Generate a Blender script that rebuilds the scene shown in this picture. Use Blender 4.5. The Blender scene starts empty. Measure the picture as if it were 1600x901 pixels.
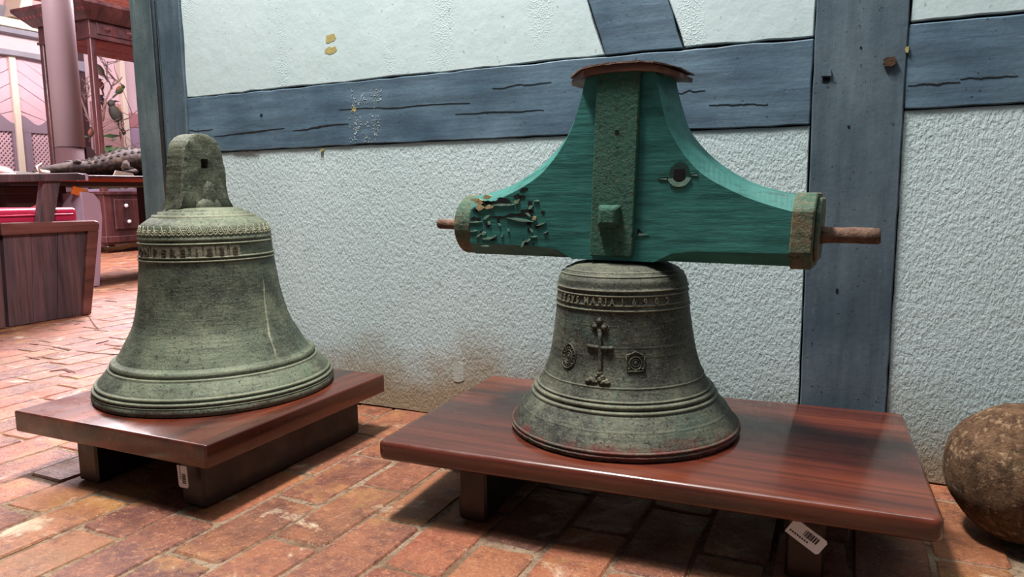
import bpy, bmesh, math, random
from mathutils import Vector, Matrix, noise as mnoise
random.seed(7)
C = bpy.context.scene
COL = C.collection
S = 0.65                      # modelling unit -> metres
PI = math.pi

# ------------------------------------------------------------------ camera, world, lights
FPX, YAW, PITCH, ROLL = 1130.48, math.radians(-25.508), math.radians(7.553), math.radians(-0.689)
CAM = Vector((0, -2.1767, 0.8))
EYE = Vector((0, -2.1767, 0.8))     # survey point from which marks on the surfaces were measured
def cam_axes():
    f = Vector((math.sin(YAW)*math.cos(PITCH), math.cos(YAW)*math.cos(PITCH), -math.sin(PITCH)))
    r = Vector((math.cos(YAW), -math.sin(YAW), 0)); u = r.cross(f)
    c, s = math.cos(ROLL), math.sin(ROLL)
    return f, c*r+s*u, -s*r+c*u
CF, CR, CU = cam_axes()
cd = bpy.data.cameras.new('camera'); cam = bpy.data.objects.new('camera', cd); COL.objects.link(cam)
cam.matrix_world = Matrix(((CR.x, CU.x, -CF.x, CAM.x*S), (CR.y, CU.y, -CF.y, CAM.y*S), (CR.z, CU.z, -CF.z, CAM.z*S), (0, 0, 0, 1)))
cd.sensor_width = 36; cd.lens = FPX/1600*36; cd.clip_start = 0.02; cd.clip_end = 60
C.camera = cam
w = bpy.data.worlds.new('world'); C.world = w; w.use_nodes = True
w.node_tree.nodes['Background'].inputs[0].default_value = (0.80, 0.90, 1.0, 1)
w.node_tree.nodes['Background'].inputs[1].default_value = 0.10
def area(name, loc, target, sx, sy, power, color, spread=180):
    l = bpy.data.lights.new(name, 'AREA'); l.shape = 'RECTANGLE'; l.size = sx; l.size_y = sy
    l.energy = power; l.color = color; l.spread = math.radians(spread)
    o = bpy.data.objects.new(name, l); COL.objects.link(o); o.location = loc
    o.rotation_euler = (Vector(target)-Vector(loc)).to_track_quat('-Z', 'Y').to_euler()
    return o
# long ceiling tube above the stands, then unseen area lights added to fill the wall and hall
area('ceiling_tube_light', (-0.93, -0.58, 2.85), (-0.80, -0.50, 0), 0.55, 0.14, 140, (1.0, 0.96, 0.91))
area('overhead_fill', (-0.1, -0.95, 2.95), (-0.1, -0.2, 0.7), 2.8, .5, 27, (0.90, 0.97, 1.0))  # unseen fill added to brighten the wall and front faces
area('hall_overhead_fill', (-5.0, 2.4, 3.3), (-4.6, 2.4, 0), 3.6, 3.0, 430, (1.0, 0.90, 0.93))  # unseen fill added to brighten the hall from above
area('hall_daylight', (-4.6, 3.6, 2.6), (-2.4, 0.0, 0.0), 2.0, 1.6, 170, (1.0, 0.85, 0.96), 120)  # unseen daylight source added for the pink sheen on the floor
area('hall_side_fill', (-4.3, -1.4, 2.3), (-5.2, 2.6, 0.6), 2.4, 1.2, 80, (1.0, 0.90, 0.94), 90)  # unseen fill added for the bench and column front
area('far_wall_fill', (-6.7, 3.9, 2.72), (-8.6, 3.9, 1.5), 3.2, 0.5, 130, (1.0, 0.92, 0.94))  # unseen fill added to brighten the far wall
C.view_settings.view_transform = 'Standard'; C.view_settings.look = 'None'
C.view_settings.gamma = 1; C.view_settings.exposure = 0.12; C.view_settings.use_curve_mapping = False

# ------------------------------------------------------------------ materials
def rgb(r, g, b):
    f = lambda c: (c/255/12.92) if c/255 <= .04045 else ((c/255+.055)/1.055)**2.4
    return (f(r), f(g), f(b), 1)
class Mat:
    def __init__(s, name):
        s.m = bpy.data.materials.new(name); s.m.use_nodes = True
        s.nt = s.m.node_tree; s.N = s.nt.nodes; s.L = s.nt.links
        s.b = s.N['Principled BSDF']; s.tc = s.N.new('ShaderNodeTexCoord'); s.geo = s.N.new('ShaderNodeNewGeometry')
        s.nrm = None
    def co(s, kind='Object', scale=(1, 1, 1), loc=(0, 0, 0), rot=(0, 0, 0)):
        mp = s.N.new('ShaderNodeMapping'); mp.inputs['Scale'].default_value = scale
        mp.inputs['Location'].default_value = loc; mp.inputs['Rotation'].default_value = rot
        s.L.new(s.geo.outputs['Position'] if kind == 'World' else s.tc.outputs[kind], mp.inputs[0]); return mp.outputs[0]
    def noise(s, co, scale, detail=4, rough=.55, dist=0):
        n = s.N.new('ShaderNodeTexNoise'); n.inputs['Scale'].default_value = scale; n.inputs['Detail'].default_value = detail
        n.inputs['Roughness'].default_value = rough; n.inputs['Distortion'].default_value = dist
        s.L.new(co, n.inputs['Vector']); return n.outputs['Fac']
    def voro(s, co, scale, feature='F1'):
        n = s.N.new('ShaderNodeTexVoronoi'); n.feature = feature; n.inputs['Scale'].default_value = scale
        s.L.new(co, n.inputs['Vector']); return n.outputs['Distance']
    def ramp(s, fac, stops):
        n = s.N.new('ShaderNodeValToRGB'); e = n.color_ramp.elements
        while len(e) < len(stops): e.new(0.5)
        for k, (p, c) in enumerate(stops):
            e[k].position = p; e[k].color = c if isinstance(c, tuple) else (c, c, c, 1)
        s.L.new(fac, n.inputs[0]); return n.outputs[0]
    def _in(s, n, i, v):
        if hasattr(v, 'is_linked'): s.L.new(v, n.inputs[i])
        else: n.inputs[i].default_value = v
    def mix(s, fac, a, b, mode='MIX'):
        n = s.N.new('ShaderNodeMix'); n.data_type = 'RGBA'; n.blend_type = mode
        s._in(n, 0, fac); s._in(n, 6, a); s._in(n, 7, b); return n.outputs[2]
    def math(s, op, a, b=0.0, c=None):
        n = s.N.new('ShaderNodeMath'); n.operation = op; s._in(n, 0, a); s._in(n, 1, b)
        if c is not None: s._in(n, 2, c)
        return n.outputs[0]
    def sep(s, co):
        n = s.N.new('ShaderNodeSeparateXYZ'); s.L.new(co, n.inputs[0]); return n.outputs
    def bump(s, h, strength, dist):
        n = s.N.new('ShaderNodeBump'); n.inputs['Strength'].default_value = strength; n.inputs['Distance'].default_value = dist
        s.L.new(h, n.inputs['Height'])
        if s.nrm: s.L.new(s.nrm, n.inputs['Normal'])
        s.nrm = n.outputs[0]
    def done(s, col, rough=.6, metal=0.0, coat=0.0, spec=.5, coat_rough=.1):
        s._in(s.b, 'Base Color', col); s._in(s.b, 'Roughness', rough); s.b.inputs['Metallic'].default_value = metal
        s.b.inputs['Coat Weight'].default_value = coat; s.b.inputs['Coat Roughness'].default_value = coat_rough
        s.b.inputs['Specular IOR Level'].default_value = spec
        if s.nrm: s.L.new(s.nrm, s.b.inputs['Normal'])
        return s.m

def m_plaster(name, rough_relief):
    m = Mat(name); w_ = m.co('World')
    c = m.mix(m.ramp(m.noise(w_, 2.2, 4), [(.35, 0.), (.7, 1.)]), rgb(182, 200, 201), rgb(199, 214, 216))
    c = m.mix(m.math('MULTIPLY', m.ramp(m.noise(w_, 9, 6, .7), [(.55, 0.), (.75, 1.)]), .35), c, rgb(150, 168, 165))
    z = m.sep(w_)[2]
    # patchy browner tone along the foot of the wall
    foot = m.math('SUBTRACT', m.math('MULTIPLY', m.noise(w_, 3.5, 6, .65), .36), z)
    c = m.mix(m.ramp(foot, [(.00, 0.), (.14, .85)]), c, rgb(150, 128, 96))
    c = m.mix(m.ramp(m.noise(w_, 75, 2), [(.66, 0.), (.72, .5)]), c, rgb(120, 125, 118))
    st = m.co('World', (1, 1, .55))
    if rough_relief:
        m.bump(m.ramp(m.noise(st, 230, 2.5, .55, .3), [(.3, 0.), (.7, 1.)]), .55, .0018)
        m.bump(m.noise(w_, 14, 3), .15, .004)
    else:
        m.bump(m.noise(w_, 22, 5, .6), .35, .004)
        drip = m.math('MULTIPLY', m.ramp(m.noise(m.co('World', (1, 1, .12)), 9, 1), [(.56, 0.), (.68, 1.)]), m.ramp(m.noise(w_, 260, 1), [(.5, 0.), (.6, 1.)]))
        m.bump(drip, .5, .0012)
    return m.done(c, .85, spec=.2)
PL_R, PL_S = m_plaster('rough_plaster', True), m_plaster('smooth_plaster', False)

def m_blue(name, axis, base=(66, 88, 106), hi=(104, 128, 144)):
    m = Mat(name); st = {'x': (.12, 1, 1), 'z': (1, 1, .12), 'n': (1, 1, 1)}[axis]
    g = m.co('World', st); w_ = m.co('World')
    c = m.mix(m.ramp(m.noise(w_, 5, 5, .6), [(.35, 0.), (.68, 1.)]), rgb(*base), rgb(*hi))
    c = m.mix(m.ramp(m.noise(g, 38, 4, .6), [(.35, .5), (.6, 0.)]), c, rgb(52, 66, 78))
    c = m.mix(m.ramp(m.noise(g, 60, 6, .75), [(.64, 0.), (.72, .55)]), c, rgb(150, 165, 172))
    c = m.mix(m.ramp(m.noise(w_, 130, 2), [(.69, 0.), (.72, .7)]), c, rgb(30, 34, 36))
    m.bump(m.noise(g, 45, 5, .6), .35, .003); m.bump(m.noise(w_, 120, 3), .25, .0015)
    return m.done(c, .5, spec=.4)
BL_X, BL_Z = m_blue('blue_paint_beam', 'x'), m_blue('blue_paint_post', 'z', (66, 82, 93), (100, 115, 124))
BL_J = m_blue('grey_paint_jamb', 'z', (70, 85, 88), (108, 120, 120))
def flat(name, c, rough=.7, metal=0., var=.25, nscale=30, bump=.2, coat=0., spec=.4):
    m = Mat(name); w_ = m.co('World'); cc = rgb(*c); d = tuple(x*.55 for x in cc[:3])+(1,)
    col = m.mix(m.math('MULTIPLY', m.ramp(m.noise(w_, nscale, 5, .6), [(.35, 0.), (.7, 1.)]), var*2), cc, d)
    if bump: m.bump(m.noise(w_, nscale*3, 4), bump, .002)
    return m.done(col, rough, metal, coat, spec)
DARKGAP = flat('dark_gap', (24, 20, 18), .95, bump=0)
STREAK = .0
def m_bell(name, zr, amt_red, base, dark, light, edge=True):
    m = Mat(name); o = m.co('Object')
    ring = m.co('Object', (.25, .25, 3.0))
    c = m.mix(m.ramp(m.noise(o, 7, 6, .6), [(.38, 0.), (.62, 1.)]), rgb(*dark), rgb(*base))
    c = m.mix(m.ramp(m.noise(o, 16, 7, .75), [(.46, 0.), (.66, .75)]), c, rgb(*light))
    c = m.mix(m.ramp(m.noise(o, 11, 3, .6, 1.0), [(.6, 0.), (.75, .45)]), c, rgb(78, 112, 96))
    c = m.mix(m.ramp(m.noise(ring, 55, 4, .7), [(.33, .55), (.5, 0.)]), c, rgb(46, 48, 40))
    c = m.mix(m.ramp(m.noise(o, 300, 4, .8), [(.54, 0.), (.68, .5)]), c, rgb(150, 150, 126))
    c = m.mix(m.ramp(m.noise(m.co('Object', (.35, .35, 2)), 80, 6, .8), [(.52, 0.), (.7, .45)]), c, rgb(128, 130, 108))
    c = m.mix(m.ramp(m.noise(o, 150, 2, .7), [(.3, .8), (.42, 0.)]), c, rgb(26, 28, 24))
    # light runs down the side
    if name == 'green_bronze':           # one pale run of lime down the side
        xyz = m.sep(o); wv = m.math('MULTIPLY', m.math('SUBTRACT', m.math('DIVIDE', xyz[1], m.math('MAXIMUM', xyz[0], .02)), m.math('MULTIPLY_ADD', xyz[2], 1.23, -.21)), .14); wv = m.math('ADD', wv, m.math('MULTIPLY_ADD', m.noise(o, 22, 4), .016, -.008))
        dd = m.math('ABSOLUTE', m.math('SUBTRACT', wv, STREAK)); dd = m.math('ADD', dd, m.math('MULTIPLY', m.noise(o, 70, 4, .7), .008))
        k = m.math('MULTIPLY', m.ramp(m.math('MULTIPLY', dd, 50.), [(.20, .65), (.34, 0.)]), m.ramp(xyz[0], [(.0, 0.), (.02, 1.)]))
        k = m.math('MULTIPLY', k, m.ramp(m.math('MULTIPLY', xyz[2], 3.), [(.22, 0.), (.30, 1.), (.62, 1.), (.72, 0.)]))
        c = m.mix(k, c, rgb(184, 182, 156))
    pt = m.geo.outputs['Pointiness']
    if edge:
        c = m.mix(m.ramp(pt, [(.51, 0.), (.57, .7)]), c, rgb(162, 160, 134))  # bright highlights on the bead ridges painted into the colour
        c = m.mix(m.ramp(pt, [(.43, .8), (.49, 0.)]), c, rgb(24, 25, 22))  # shade in the creases painted into the colour
    z = m.sep(o)[2]
    k = m.math('ADD', m.math('MULTIPLY', z, -1.0), m.math('MULTIPLY', m.noise(o, 12, 5, .7), zr*2.2))
    red = m.math('MULTIPLY', m.ramp(k, [(zr*.35, 0.), (zr*.7, amt_red)]), m.ramp(m.noise(m.co('Object', (1, 1, 3)), 14, 5, .75), [(.42, .1), (.56, 1.)]))
    c = m.mix(red, c, rgb(104, 42, 38))
    m.bump(m.noise(ring, 60, 4, .6), .4, .0014); m.bump(m.noise(o, 160, 6, .75), .8, .0022)
    return m.done(c, .58, .25, spec=.35)
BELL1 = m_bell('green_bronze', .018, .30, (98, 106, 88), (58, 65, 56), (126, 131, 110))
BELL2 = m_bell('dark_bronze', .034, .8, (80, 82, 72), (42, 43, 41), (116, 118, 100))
BELL1P = m_bell('crown_bronze', .001, 0, (88, 92, 76), (52, 54, 44), (112, 114, 94), False)
BELL2P = m_bell('relief_bronze', .001, 0, (80, 78, 64), (42, 40, 36), (112, 110, 90), False)
TILE = m_bell('cast_tile_bronze', .001, 0, (138, 130, 108), (92, 86, 70), (158, 150, 128), False)
LETTER = m_bell('letter_bronze', .001, 0, (58, 50, 38), (40, 34, 26), (84, 72, 52), False)
def m_wood(name, a, b, c_, rough=.28, coat=.5, axis='x', sc=1.0):
    m = Mat(name); st = {'x': (.07, 1, 1), 'y': (1, .07, 1), 'z': (1, 1, .07)}[axis]
    g = m.co('Object', st); o = m.co('Object')
    n1 = m.noise(g, 9*sc, 5, .6, .6)
    c = m.ramp(n1, [(.32, rgb(*a)), (.5, rgb(*b)), (.66, rgb(*c_))])
    c = m.mix(m.ramp(m.noise(m.co('Object', tuple(k*(.5 if k < 1 else 1) for k in st)), 70*sc, 5, .7), [(.3, .65), (.52, 0.)]), c, rgb(*[int(k*.5) for k in a]))
    m.bump(m.noise(g, 90*sc, 4), .08, .001)
    r = m.ramp(m.noise(o, 18, 4), [(.35, rough*.75), (.7, rough*1.5)])
    return m.done(c, r, 0, coat, spec=.45, coat_rough=.12)
WOOD = m_wood('polished_red_hardwood', (40, 17, 12), (84, 36, 24), (124, 60, 38))
WOOD_S = m_wood('polished_red_hardwood_square', (42, 16, 10), (84, 34, 20), (124, 58, 32), axis='y')
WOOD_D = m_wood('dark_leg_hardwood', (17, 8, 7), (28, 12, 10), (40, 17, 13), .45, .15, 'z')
def m_green():
    m = Mat('green_painted_wood'); g = m.co('Object', (.1, 1, 1)); o = m.co('Object')
    c = m.mix(m.ramp(m.noise(o, 8, 5, .6), [(.35, 0.), (.65, 1.)]), rgb(36, 94, 88), rgb(54, 118, 110))
    c = m.mix(m.ramp(m.noise(g, 70, 5, .7), [(.35, .7), (.5, 0.)]), c, rgb(20, 68, 62))
    c = m.mix(m.ramp(m.noise(g, 85, 6, .75), [(.62, 0.), (.7, .5)]), c, rgb(96, 150, 134))
    c = m.mix(m.ramp(m.noise(o, 30, 6, .8), [(.70, 0.), (.74, .8)]), c, rgb(150, 112, 96))
    m.bump(m.noise(g, 80, 5, .65), .6, .002); m.bump(m.noise(o, 140, 3), .2, .001)
    return m.done(c, .5, spec=.4)
GREEN = m_green()
def m_rust(name, paint, rust, lo, hi, sc=35, fleck=(134, 110, 84)):
    m = Mat(name); o = m.co('Object')
    c = m.mix(m.ramp(m.noise(o, 12, 6, .7), [(lo, 0.), (hi, 1.)]), rgb(*paint), rgb(*rust))
    c = m.mix(m.ramp(m.noise(o, sc*4, 4, .7), [(.52, 0.), (.66, .6)]), c, rgb(*fleck))
    c = m.mix(m.ramp(m.noise(o, 26, 6, .8), [(.64, 0.), (.72, .6)]), c, rgb(122, 84, 66))
    c = m.mix(m.ramp(m.noise(o, sc*3, 4, .7), [(.33, .7), (.45, 0.)]), c, rgb(26, 34, 28))
    m.bump(m.noise(o, sc*3.2, 5, .7), .9, .004)
    return m.done(c, .75, .1, spec=.3)
STRAP = m_rust('painted_iron_strap', (46, 88, 74), (70, 86, 68), .52, .74, 45, (92, 100, 78))
RING = m_rust('rusty_painted_iron', (70, 96, 80), (122, 104, 80), .45, .62)
PIN = m_rust('rusted_iron_pin', (86, 62, 52), (124, 94, 80), .4, .6)
SPLIT = flat('bare_split_wood', (176, 158, 120), .8, nscale=80)
HOLE = flat('black_hole', (14, 12, 11), .95, bump=0)
CAPW = m_wood('weathered_brown_board', (52, 30, 24), (98, 60, 46), (146, 100, 78), .6, .0, 'x', 2)
def m_brick():
    m = Mat('worn_clay_brick'); w_ = m.co('World')
    oi = m.N.new('ShaderNodeObjectInfo')
    r = m.math('FRACT', m.math('ADD', oi.outputs['Random'], m.geo.outputs['Random Per Island']))
    c = m.ramp(r, [(0., rgb(98, 50, 38)), (.2, rgb(146, 78, 54)), (.4, rgb(134, 92, 58)), (.6, rgb(88, 48, 43)), (.8, rgb(124, 74, 56)), (1., rgb(156, 92, 66))])
    c = m.mix(m.ramp(m.noise(w_, 11, 6, .65), [(.40, .0), (.62, .6)]), c, rgb(158, 98, 66))
    c = m.mix(m.ramp(m.noise(w_, 17, 5, .7), [(.50, .0), (.66, .8)]), c, rgb(84, 46, 38))
    c = m.mix(m.ramp(m.noise(m.co('World', (1, 1, 1), (3.1, 1.7, 0)), 6, 5, .7), [(.54, .0), (.66, .6)]), c, rgb(168, 122, 66))
    c = m.mix(m.ramp(m.noise(w_, 7.5, 7, .75, .8), [(.57, .0), (.68, .85)]), c, rgb(200, 178, 152))
    c = m.mix(m.ramp(m.noise(w_, 60, 6, .8), [(.52, .0), (.68, .6)]), c, rgb(186, 128, 92))
    c = m.mix(m.ramp(m.noise(w_, 260, 3, .7), [(.60, .0), (.68, .45)]), c, rgb(206, 170, 134))
    c = m.mix(m.ramp(m.noise(w_, 210, 3, .7), [(.34, .5), (.42, .0)]), c, rgb(56, 30, 24))
    m.bump(m.noise(w_, 38, 6, .75), .8, .007); m.bump(m.noise(w_, 220, 4, .6), .6, .0018)
    return m.done(c, m.ramp(m.noise(w_, 14, 4), [(.35, .36), (.7, .7)]), spec=.45)
BRICK = m_brick()
def m_mortar():
    m = Mat('lime_mortar'); w_ = m.co('World')
    c = m.mix(m.ramp(m.noise(w_, 9, 6, .7), [(.4, 0.), (.65, 1.)]), rgb(112, 86, 66), rgb(160, 140, 118))
    c = m.mix(m.ramp(m.noise(w_, 120, 4, .7), [(.35, .8), (.5, 0.)]), c, rgb(74, 50, 38))
    m.bump(m.noise(w_, 150, 5, .7), .9, .004); return m.done(c, .85, spec=.2)
MORTAR = m_mortar()
CHIP = flat('dark_chipped_clay', (86, 46, 30), .9, nscale=50, bump=.8)
def m_stone():
    m = Mat('pitted_brown_stone'); o = m.co('Object')
    c = m.mix(m.ramp(m.noise(o, 48, 7, .85), [(.4, 0.), (.6, 1.)]), rgb(70, 50, 38), rgb(126, 96, 72))
    c = m.mix(m.ramp(m.noise(o, 90, 4, .7), [(.55, 0.), (.65, .8)]), c, rgb(176, 146, 116))
    c = m.mix(m.ramp(m.noise(o, 14, 6, .7), [(.58, 0.), (.68, .7)]), c, rgb(72, 64, 38))
    m.bump(m.noise(o, 80, 6, .75), 1., .008); return m.done(c, .85, spec=.2)
STONE = m_stone()
WHITE = flat('label_paper', (214, 206, 206), .6, bump=0, var=.03)
INK = flat('black_ink', (26, 24, 26), .6, bump=0)
MAHOG = m_wood('dark_cabinet_wood', (44, 20, 22), (66, 32, 34), (88, 46, 46), .4, .2, 'z')
BENCHW = m_wood('worn_bench_wood', (56, 42, 46), (80, 60, 66), (106, 74, 76), .42, .2, 'z', 1.3)
BENCHR = m_wood('red_bench_wood', (84, 46, 42), (108, 62, 56), (128, 80, 74), .42, .2, 'y', 1.3)
CUSH = flat('crimson_leather', (196, 40, 78), .32, nscale=8, var=.15, coat=.3)
PINKW = flat('pink_limewash', (226, 200, 202), .85, nscale=3, var=.08)
CREAMW = flat('cream_paint', (238, 224, 204), .8, nscale=4, var=.06)
DOORP = flat('pink_door_paint', (224, 188, 198), .7, nscale=6, var=.10)
MAUVE = flat('mauve_grey_paint', (150, 132, 146), .75, nscale=6, var=.12)
GREYST = flat('grey_stone', (150, 148, 158), .8, nscale=6, var=.2)
REDC = m_wood('red_ceiling_boards', (150, 62, 46), (186, 84, 62), (206, 110, 84), .6, 0., 'y')
COLM = flat('mauve_column_paint', (132, 112, 116), .42, nscale=3, var=.08, bump=.05)
BOXD = flat('dark_plinth_paint', (62, 38, 40), .75, nscale=5, spec=.2)
PEDM = flat('lilac_pedestal_paint', (184, 158, 180), .7, nscale=5, var=.08)
CROC = Mat('crocodile_hide')
def m_croc():
    m = CROC; w_ = m.co('World')
    c = m.mix(m.ramp(m.voro(w_, 45), [(.1, 0.), (.6, 1.)]), rgb(72, 52, 42), rgb(30, 21, 18))
    c = m.mix(m.ramp(m.noise(w_, 18, 4), [(.58, 0.), (.72, .4)]), c, rgb(120, 96, 78))
    m.bump(m.voro(w_, 45), -1., .012); return m.done(c, .75, spec=.25)
CROC = m_croc()
BONE = flat('pale_horn', (206, 186, 168), .6, nscale=30, var=.2)
SHELL = Mat('tortoise_shell')
c_ = SHELL.mix(SHELL.ramp(SHELL.voro(SHELL.co('World'), 14), [(.15, 0.), (.7, 1.)]), rgb(150, 80, 60), rgb(52, 30, 28)); SHELL = SHELL.done(c_, .35, coat=.3)
ROPE = flat('brown_rope', (150, 112, 78), .85, nscale=80); REDR = flat('red_rope', (128, 30, 42), .7, nscale=80)
ORANGE = flat('orange_cloth', (226, 120, 40), .7, nscale=40)
BRANCH = flat('branch_bark', (150, 118, 108), .8, nscale=60, var=.3)
LEAF = flat('leaf_green', (92, 132, 84), .6, nscale=60)
KNOB = flat('white_knob', (200, 190, 200), .3, bump=0, var=.02)
def m_glass():
    m = bpy.data.materials.new('case_glass'); m.use_nodes = True; nt = m.node_tree; nt.nodes.clear()
    o = nt.nodes.new('ShaderNodeOutputMaterial'); mx = nt.nodes.new('ShaderNodeMixShader'); t = nt.nodes.new('ShaderNodeBsdfTransparent')
    g = nt.nodes.new('ShaderNodeBsdfGlossy'); g.inputs['Roughness'].default_value = .03; f = nt.nodes.new('ShaderNodeLayerWeight'); f.inputs[0].default_value = .12
    t.inputs[0].default_value = (.94, .93, .95, 1)
    nt.links.new(f.outputs['Fresnel'], mx.inputs[0]); nt.links.new(t.outputs[0], mx.inputs[1]); nt.links.new(g.outputs[0], mx.inputs[2]); nt.links.new(mx.outputs[0], o.inputs[0]); return m
GLASS = m_glass()

# ------------------------------------------------------------------ object helpers (all coordinates in modelling units, world space)
ORG = {}
def tag(o, label=None, cat=None, group=None, kind=None):
    if label: o['label'] = label
    if cat: o['category'] = cat
    if group: o['group'] = group
    if kind: o['kind'] = kind
    return o
def thing(name, label, cat, loc, group=None, kind=None):
    o = bpy.data.objects.new(name, None); COL.objects.link(o); o.empty_display_size = .05
    o.location = Vector(loc)*S; ORG[o] = Vector(loc); return tag(o, label, cat, group, kind)
class MB:
    def __init__(s): s.v = []; s.f = []; s.sm = []
    def add(s, vs, fs, smooth=False):
        n = len(s.v); s.v += [Vector(v) for v in vs]; s.f += [tuple(i+n for i in f) for f in fs]; s.sm += [smooth]*len(fs); return s
    def box(s, a, b, fn=None):
        vs = [(x, y, z) for z in (a[2], b[2]) for y in (a[1], b[1]) for x in (a[0], b[0])]
        if fn: vs = [fn(*v) for v in vs]
        return s.add(vs, [(0, 2, 3, 1), (4, 5, 7, 6), (0, 1, 5, 4), (2, 6, 7, 3), (0, 4, 6, 2), (1, 3, 7, 5)])
    def prism(s, poly, d0, d1, fn):      # polygon (a,b) swept from d0 to d1, fn(a,b,d)->world
        n = len(poly); vs = [fn(a, b, d0) for a, b in poly]+[fn(a, b, d1) for a, b in poly]
        return s.add(vs, [tuple(range(n)), tuple(range(2*n-1, n-1, -1))]+[(i, n+i, n+(i+1) % n, (i+1) % n) for i in range(n)])
    def tube(s, pts, r, n=8, caps=True, smooth=True):
        pts = [Vector(p) for p in pts]; rs = r if isinstance(r, (list, tuple)) else [r]*len(pts)
        vs = []; ref = None
        for i, p in enumerate(pts):
            t = (pts[min(i+1, len(pts)-1)]-pts[max(i-1, 0)]).normalized()
            if ref is None: ref = Vector((0, 0, 1)) if abs(t.z) < .9 else Vector((1, 0, 0))
            u = t.cross(ref).normalized(); v = t.cross(u).normalized(); ref = -v if False else ref
            for k in range(n):
                a = 2*PI*k/n; vs.append(p+rs[i]*(math.cos(a)*u+math.sin(a)*v))
        fs = [(i*n+k, i*n+(k+1) % n, (i+1)*n+(k+1) % n, (i+1)*n+k) for i in range(len(pts)-1) for k in range(n)]
        s.add(vs, fs, smooth)
        if caps:
            m = len(s.v)-len(vs); s.f += [tuple(m+k for k in range(n)), tuple(m+len(vs)-n+k for k in range(n))]; s.sm += [False]*2
        return s
    def lathe(s, prof, n, fn, smooth=True, cap=False):   # prof [(r,z)], fn(r,ang,z)->world
        vs = [fn(r, 2*PI*k/n, z) for r, z in prof for k in range(n)]
        s.add(vs, [(i*n+k, i*n+(k+1) % n, (i+1)*n+(k+1) % n, (i+1)*n+k) for i in range(len(prof)-1) for k in range(n)], smooth)
        if cap:
            m = len(s.v)-len(vs); s.f += [tuple(m+k for k in range(n)), tuple(m+len(vs)-n+k for k in range(n))]; s.sm += [smooth]*2
        return s
    def ball(s, c, rx, ry, rz, n=12, m=8, nz=0, fq=8):
        vs = []
        for i in range(m+1):
            t = PI*i/m
            for k in range(n):
                a = 2*PI*k/n; d = Vector((math.sin(t)*math.cos(a), math.sin(t)*math.sin(a), math.cos(t)))
                q = 1+(nz*mnoise.noise(d*fq) if nz else 0); vs.append((c[0]+rx*q*d.x, c[1]+ry*q*d.y, c[2]+rz*q*d.z))
        return s.add(vs, [(i*n+k, (i+1)*n+k, (i+1)*n+(k+1) % n, i*n+(k+1) % n) for i in range(m) for k in range(n)], True)
    def build(s, name, mat, parent=None, bevel=0, seg=1, label=None, org=None, kind=None, sharp=0):
        if org is None: org = ORG[parent] if parent else Vector((0, 0, 0))
        org = Vector(org)
        me = bpy.data.meshes.new(name); me.from_pydata([(v-org)*S for v in s.v], [], s.f)
        bm = bmesh.new(); bm.from_mesh(me)
        for f, q in zip(bm.faces, s.sm): f.smooth = q
        bmesh.ops.remove_doubles(bm, verts=bm.verts, dist=1e-6)
        bmesh.ops.recalc_face_normals(bm, faces=bm.faces)
        if bevel:
            es = [e for e in bm.edges if len(e.link_faces) == 2 and e.calc_face_angle(0) > .5]
            bmesh.ops.bevel(bm, geom=es, offset=bevel*S, segments=seg, profile=.5, affect='EDGES', clamp_overlap=True)
            if seg > 1:
                for f in bm.faces: f.smooth = True
        bm.to_mesh(me); bm.free(); me.materials.append(mat)
        if (bevel and seg > 1) or sharp:
            try: me.set_sharp_from_angle(angle=math.radians(sharp or 50))
            except Exception: pass
        o = bpy.data.objects.new(name, me); COL.objects.link(o); ORG[o] = org
        if parent: o.parent = parent; o.location = (org-ORG[parent])*S
        else: o.location = org*S
        if label: o['label'] = label
        if kind: o['kind'] = kind
        return o
def interp(tab, t):
    if t <= tab[0][0]: return tab[0][1]
    for (a, b), (c, d) in zip(tab, tab[1:]):
        if t <= c: return b+(d-b)*(t-a)/(c-a)
    return tab[-1][1]
def spline(pts, n):      # Catmull-Rom through 2-D points
    out = []
    P = [pts[0]]+list(pts)+[pts[-1]]
    for i in range(1, len(P)-2):
        for k in range(n):
            t = k/n; q = []
            for d in range(2):
                a, b, c, e = P[i-1][d], P[i][d], P[i+1][d], P[i+2][d]
                q.append(.5*(2*b+(c-a)*t+(2*a-5*b+4*c-e)*t*t+(3*b-a-3*c+e)*t**3))
            out.append(tuple(q))
    return out+[tuple(pts[-1])]

# ------------------------------------------------------------------ floor: mortar bed with single bricks
g = MB().box((-15.5, -2.0, -.08), (1.6, 9.5, -.0034))
floor = g.build('floor', MORTAR); tag(floor, kind='structure'); floor['label'] = 'worn red brick floor laid in rows towards the wall'
BW, BLn = .1015, .221                                        # metres
variants = []
def brick_verts(rnd, far=False):
    hw, hl = BW/2-.0028-rnd.uniform(0, .0012), BLn/2-.0032-rnd.uniform(0, .0015)
    if far: base = [(-hw, -hl), (hw, -hl), (hw, hl), (-hw, hl)]
    else:
        c = .006; base = [(-hw+c, -hl), (0, -hl), (hw-c, -hl), (hw, -hl+c), (hw, 0), (hw, hl-c), (hw-c, hl), (0, hl), (-hw+c, hl), (-hw, hl-c), (-hw, 0), (-hw, -hl+c)]
    j = 0 if far else .0026
    out = [(x+rnd.uniform(-j, j), y+rnd.uniform(-j, j)) for x, y in base]; n = len(out)
    tx, ty, h = rnd.uniform(-.018, .018), rnd.uniform(-.008, .008), rnd.uniform(-.0012, .0012)
    inn = [(x*.94, y*.97) for x, y in out]
    vs = [(x, y, -.018) for x, y in out]+[(x, y, -.0030+x*tx+y*ty+h) for x, y in out]+[(x, y, .0+x*tx+y*ty+h) for x, y in inn]
    fs = [(i+a*n, (i+1) % n+a*n, (i+1) % n+(a+1)*n, i+(a+1)*n) for a in (0, 1) for i in range(n)]+[tuple(range(2*n, 3*n))]
    return vs, fs
rb = random.Random(3)
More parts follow.
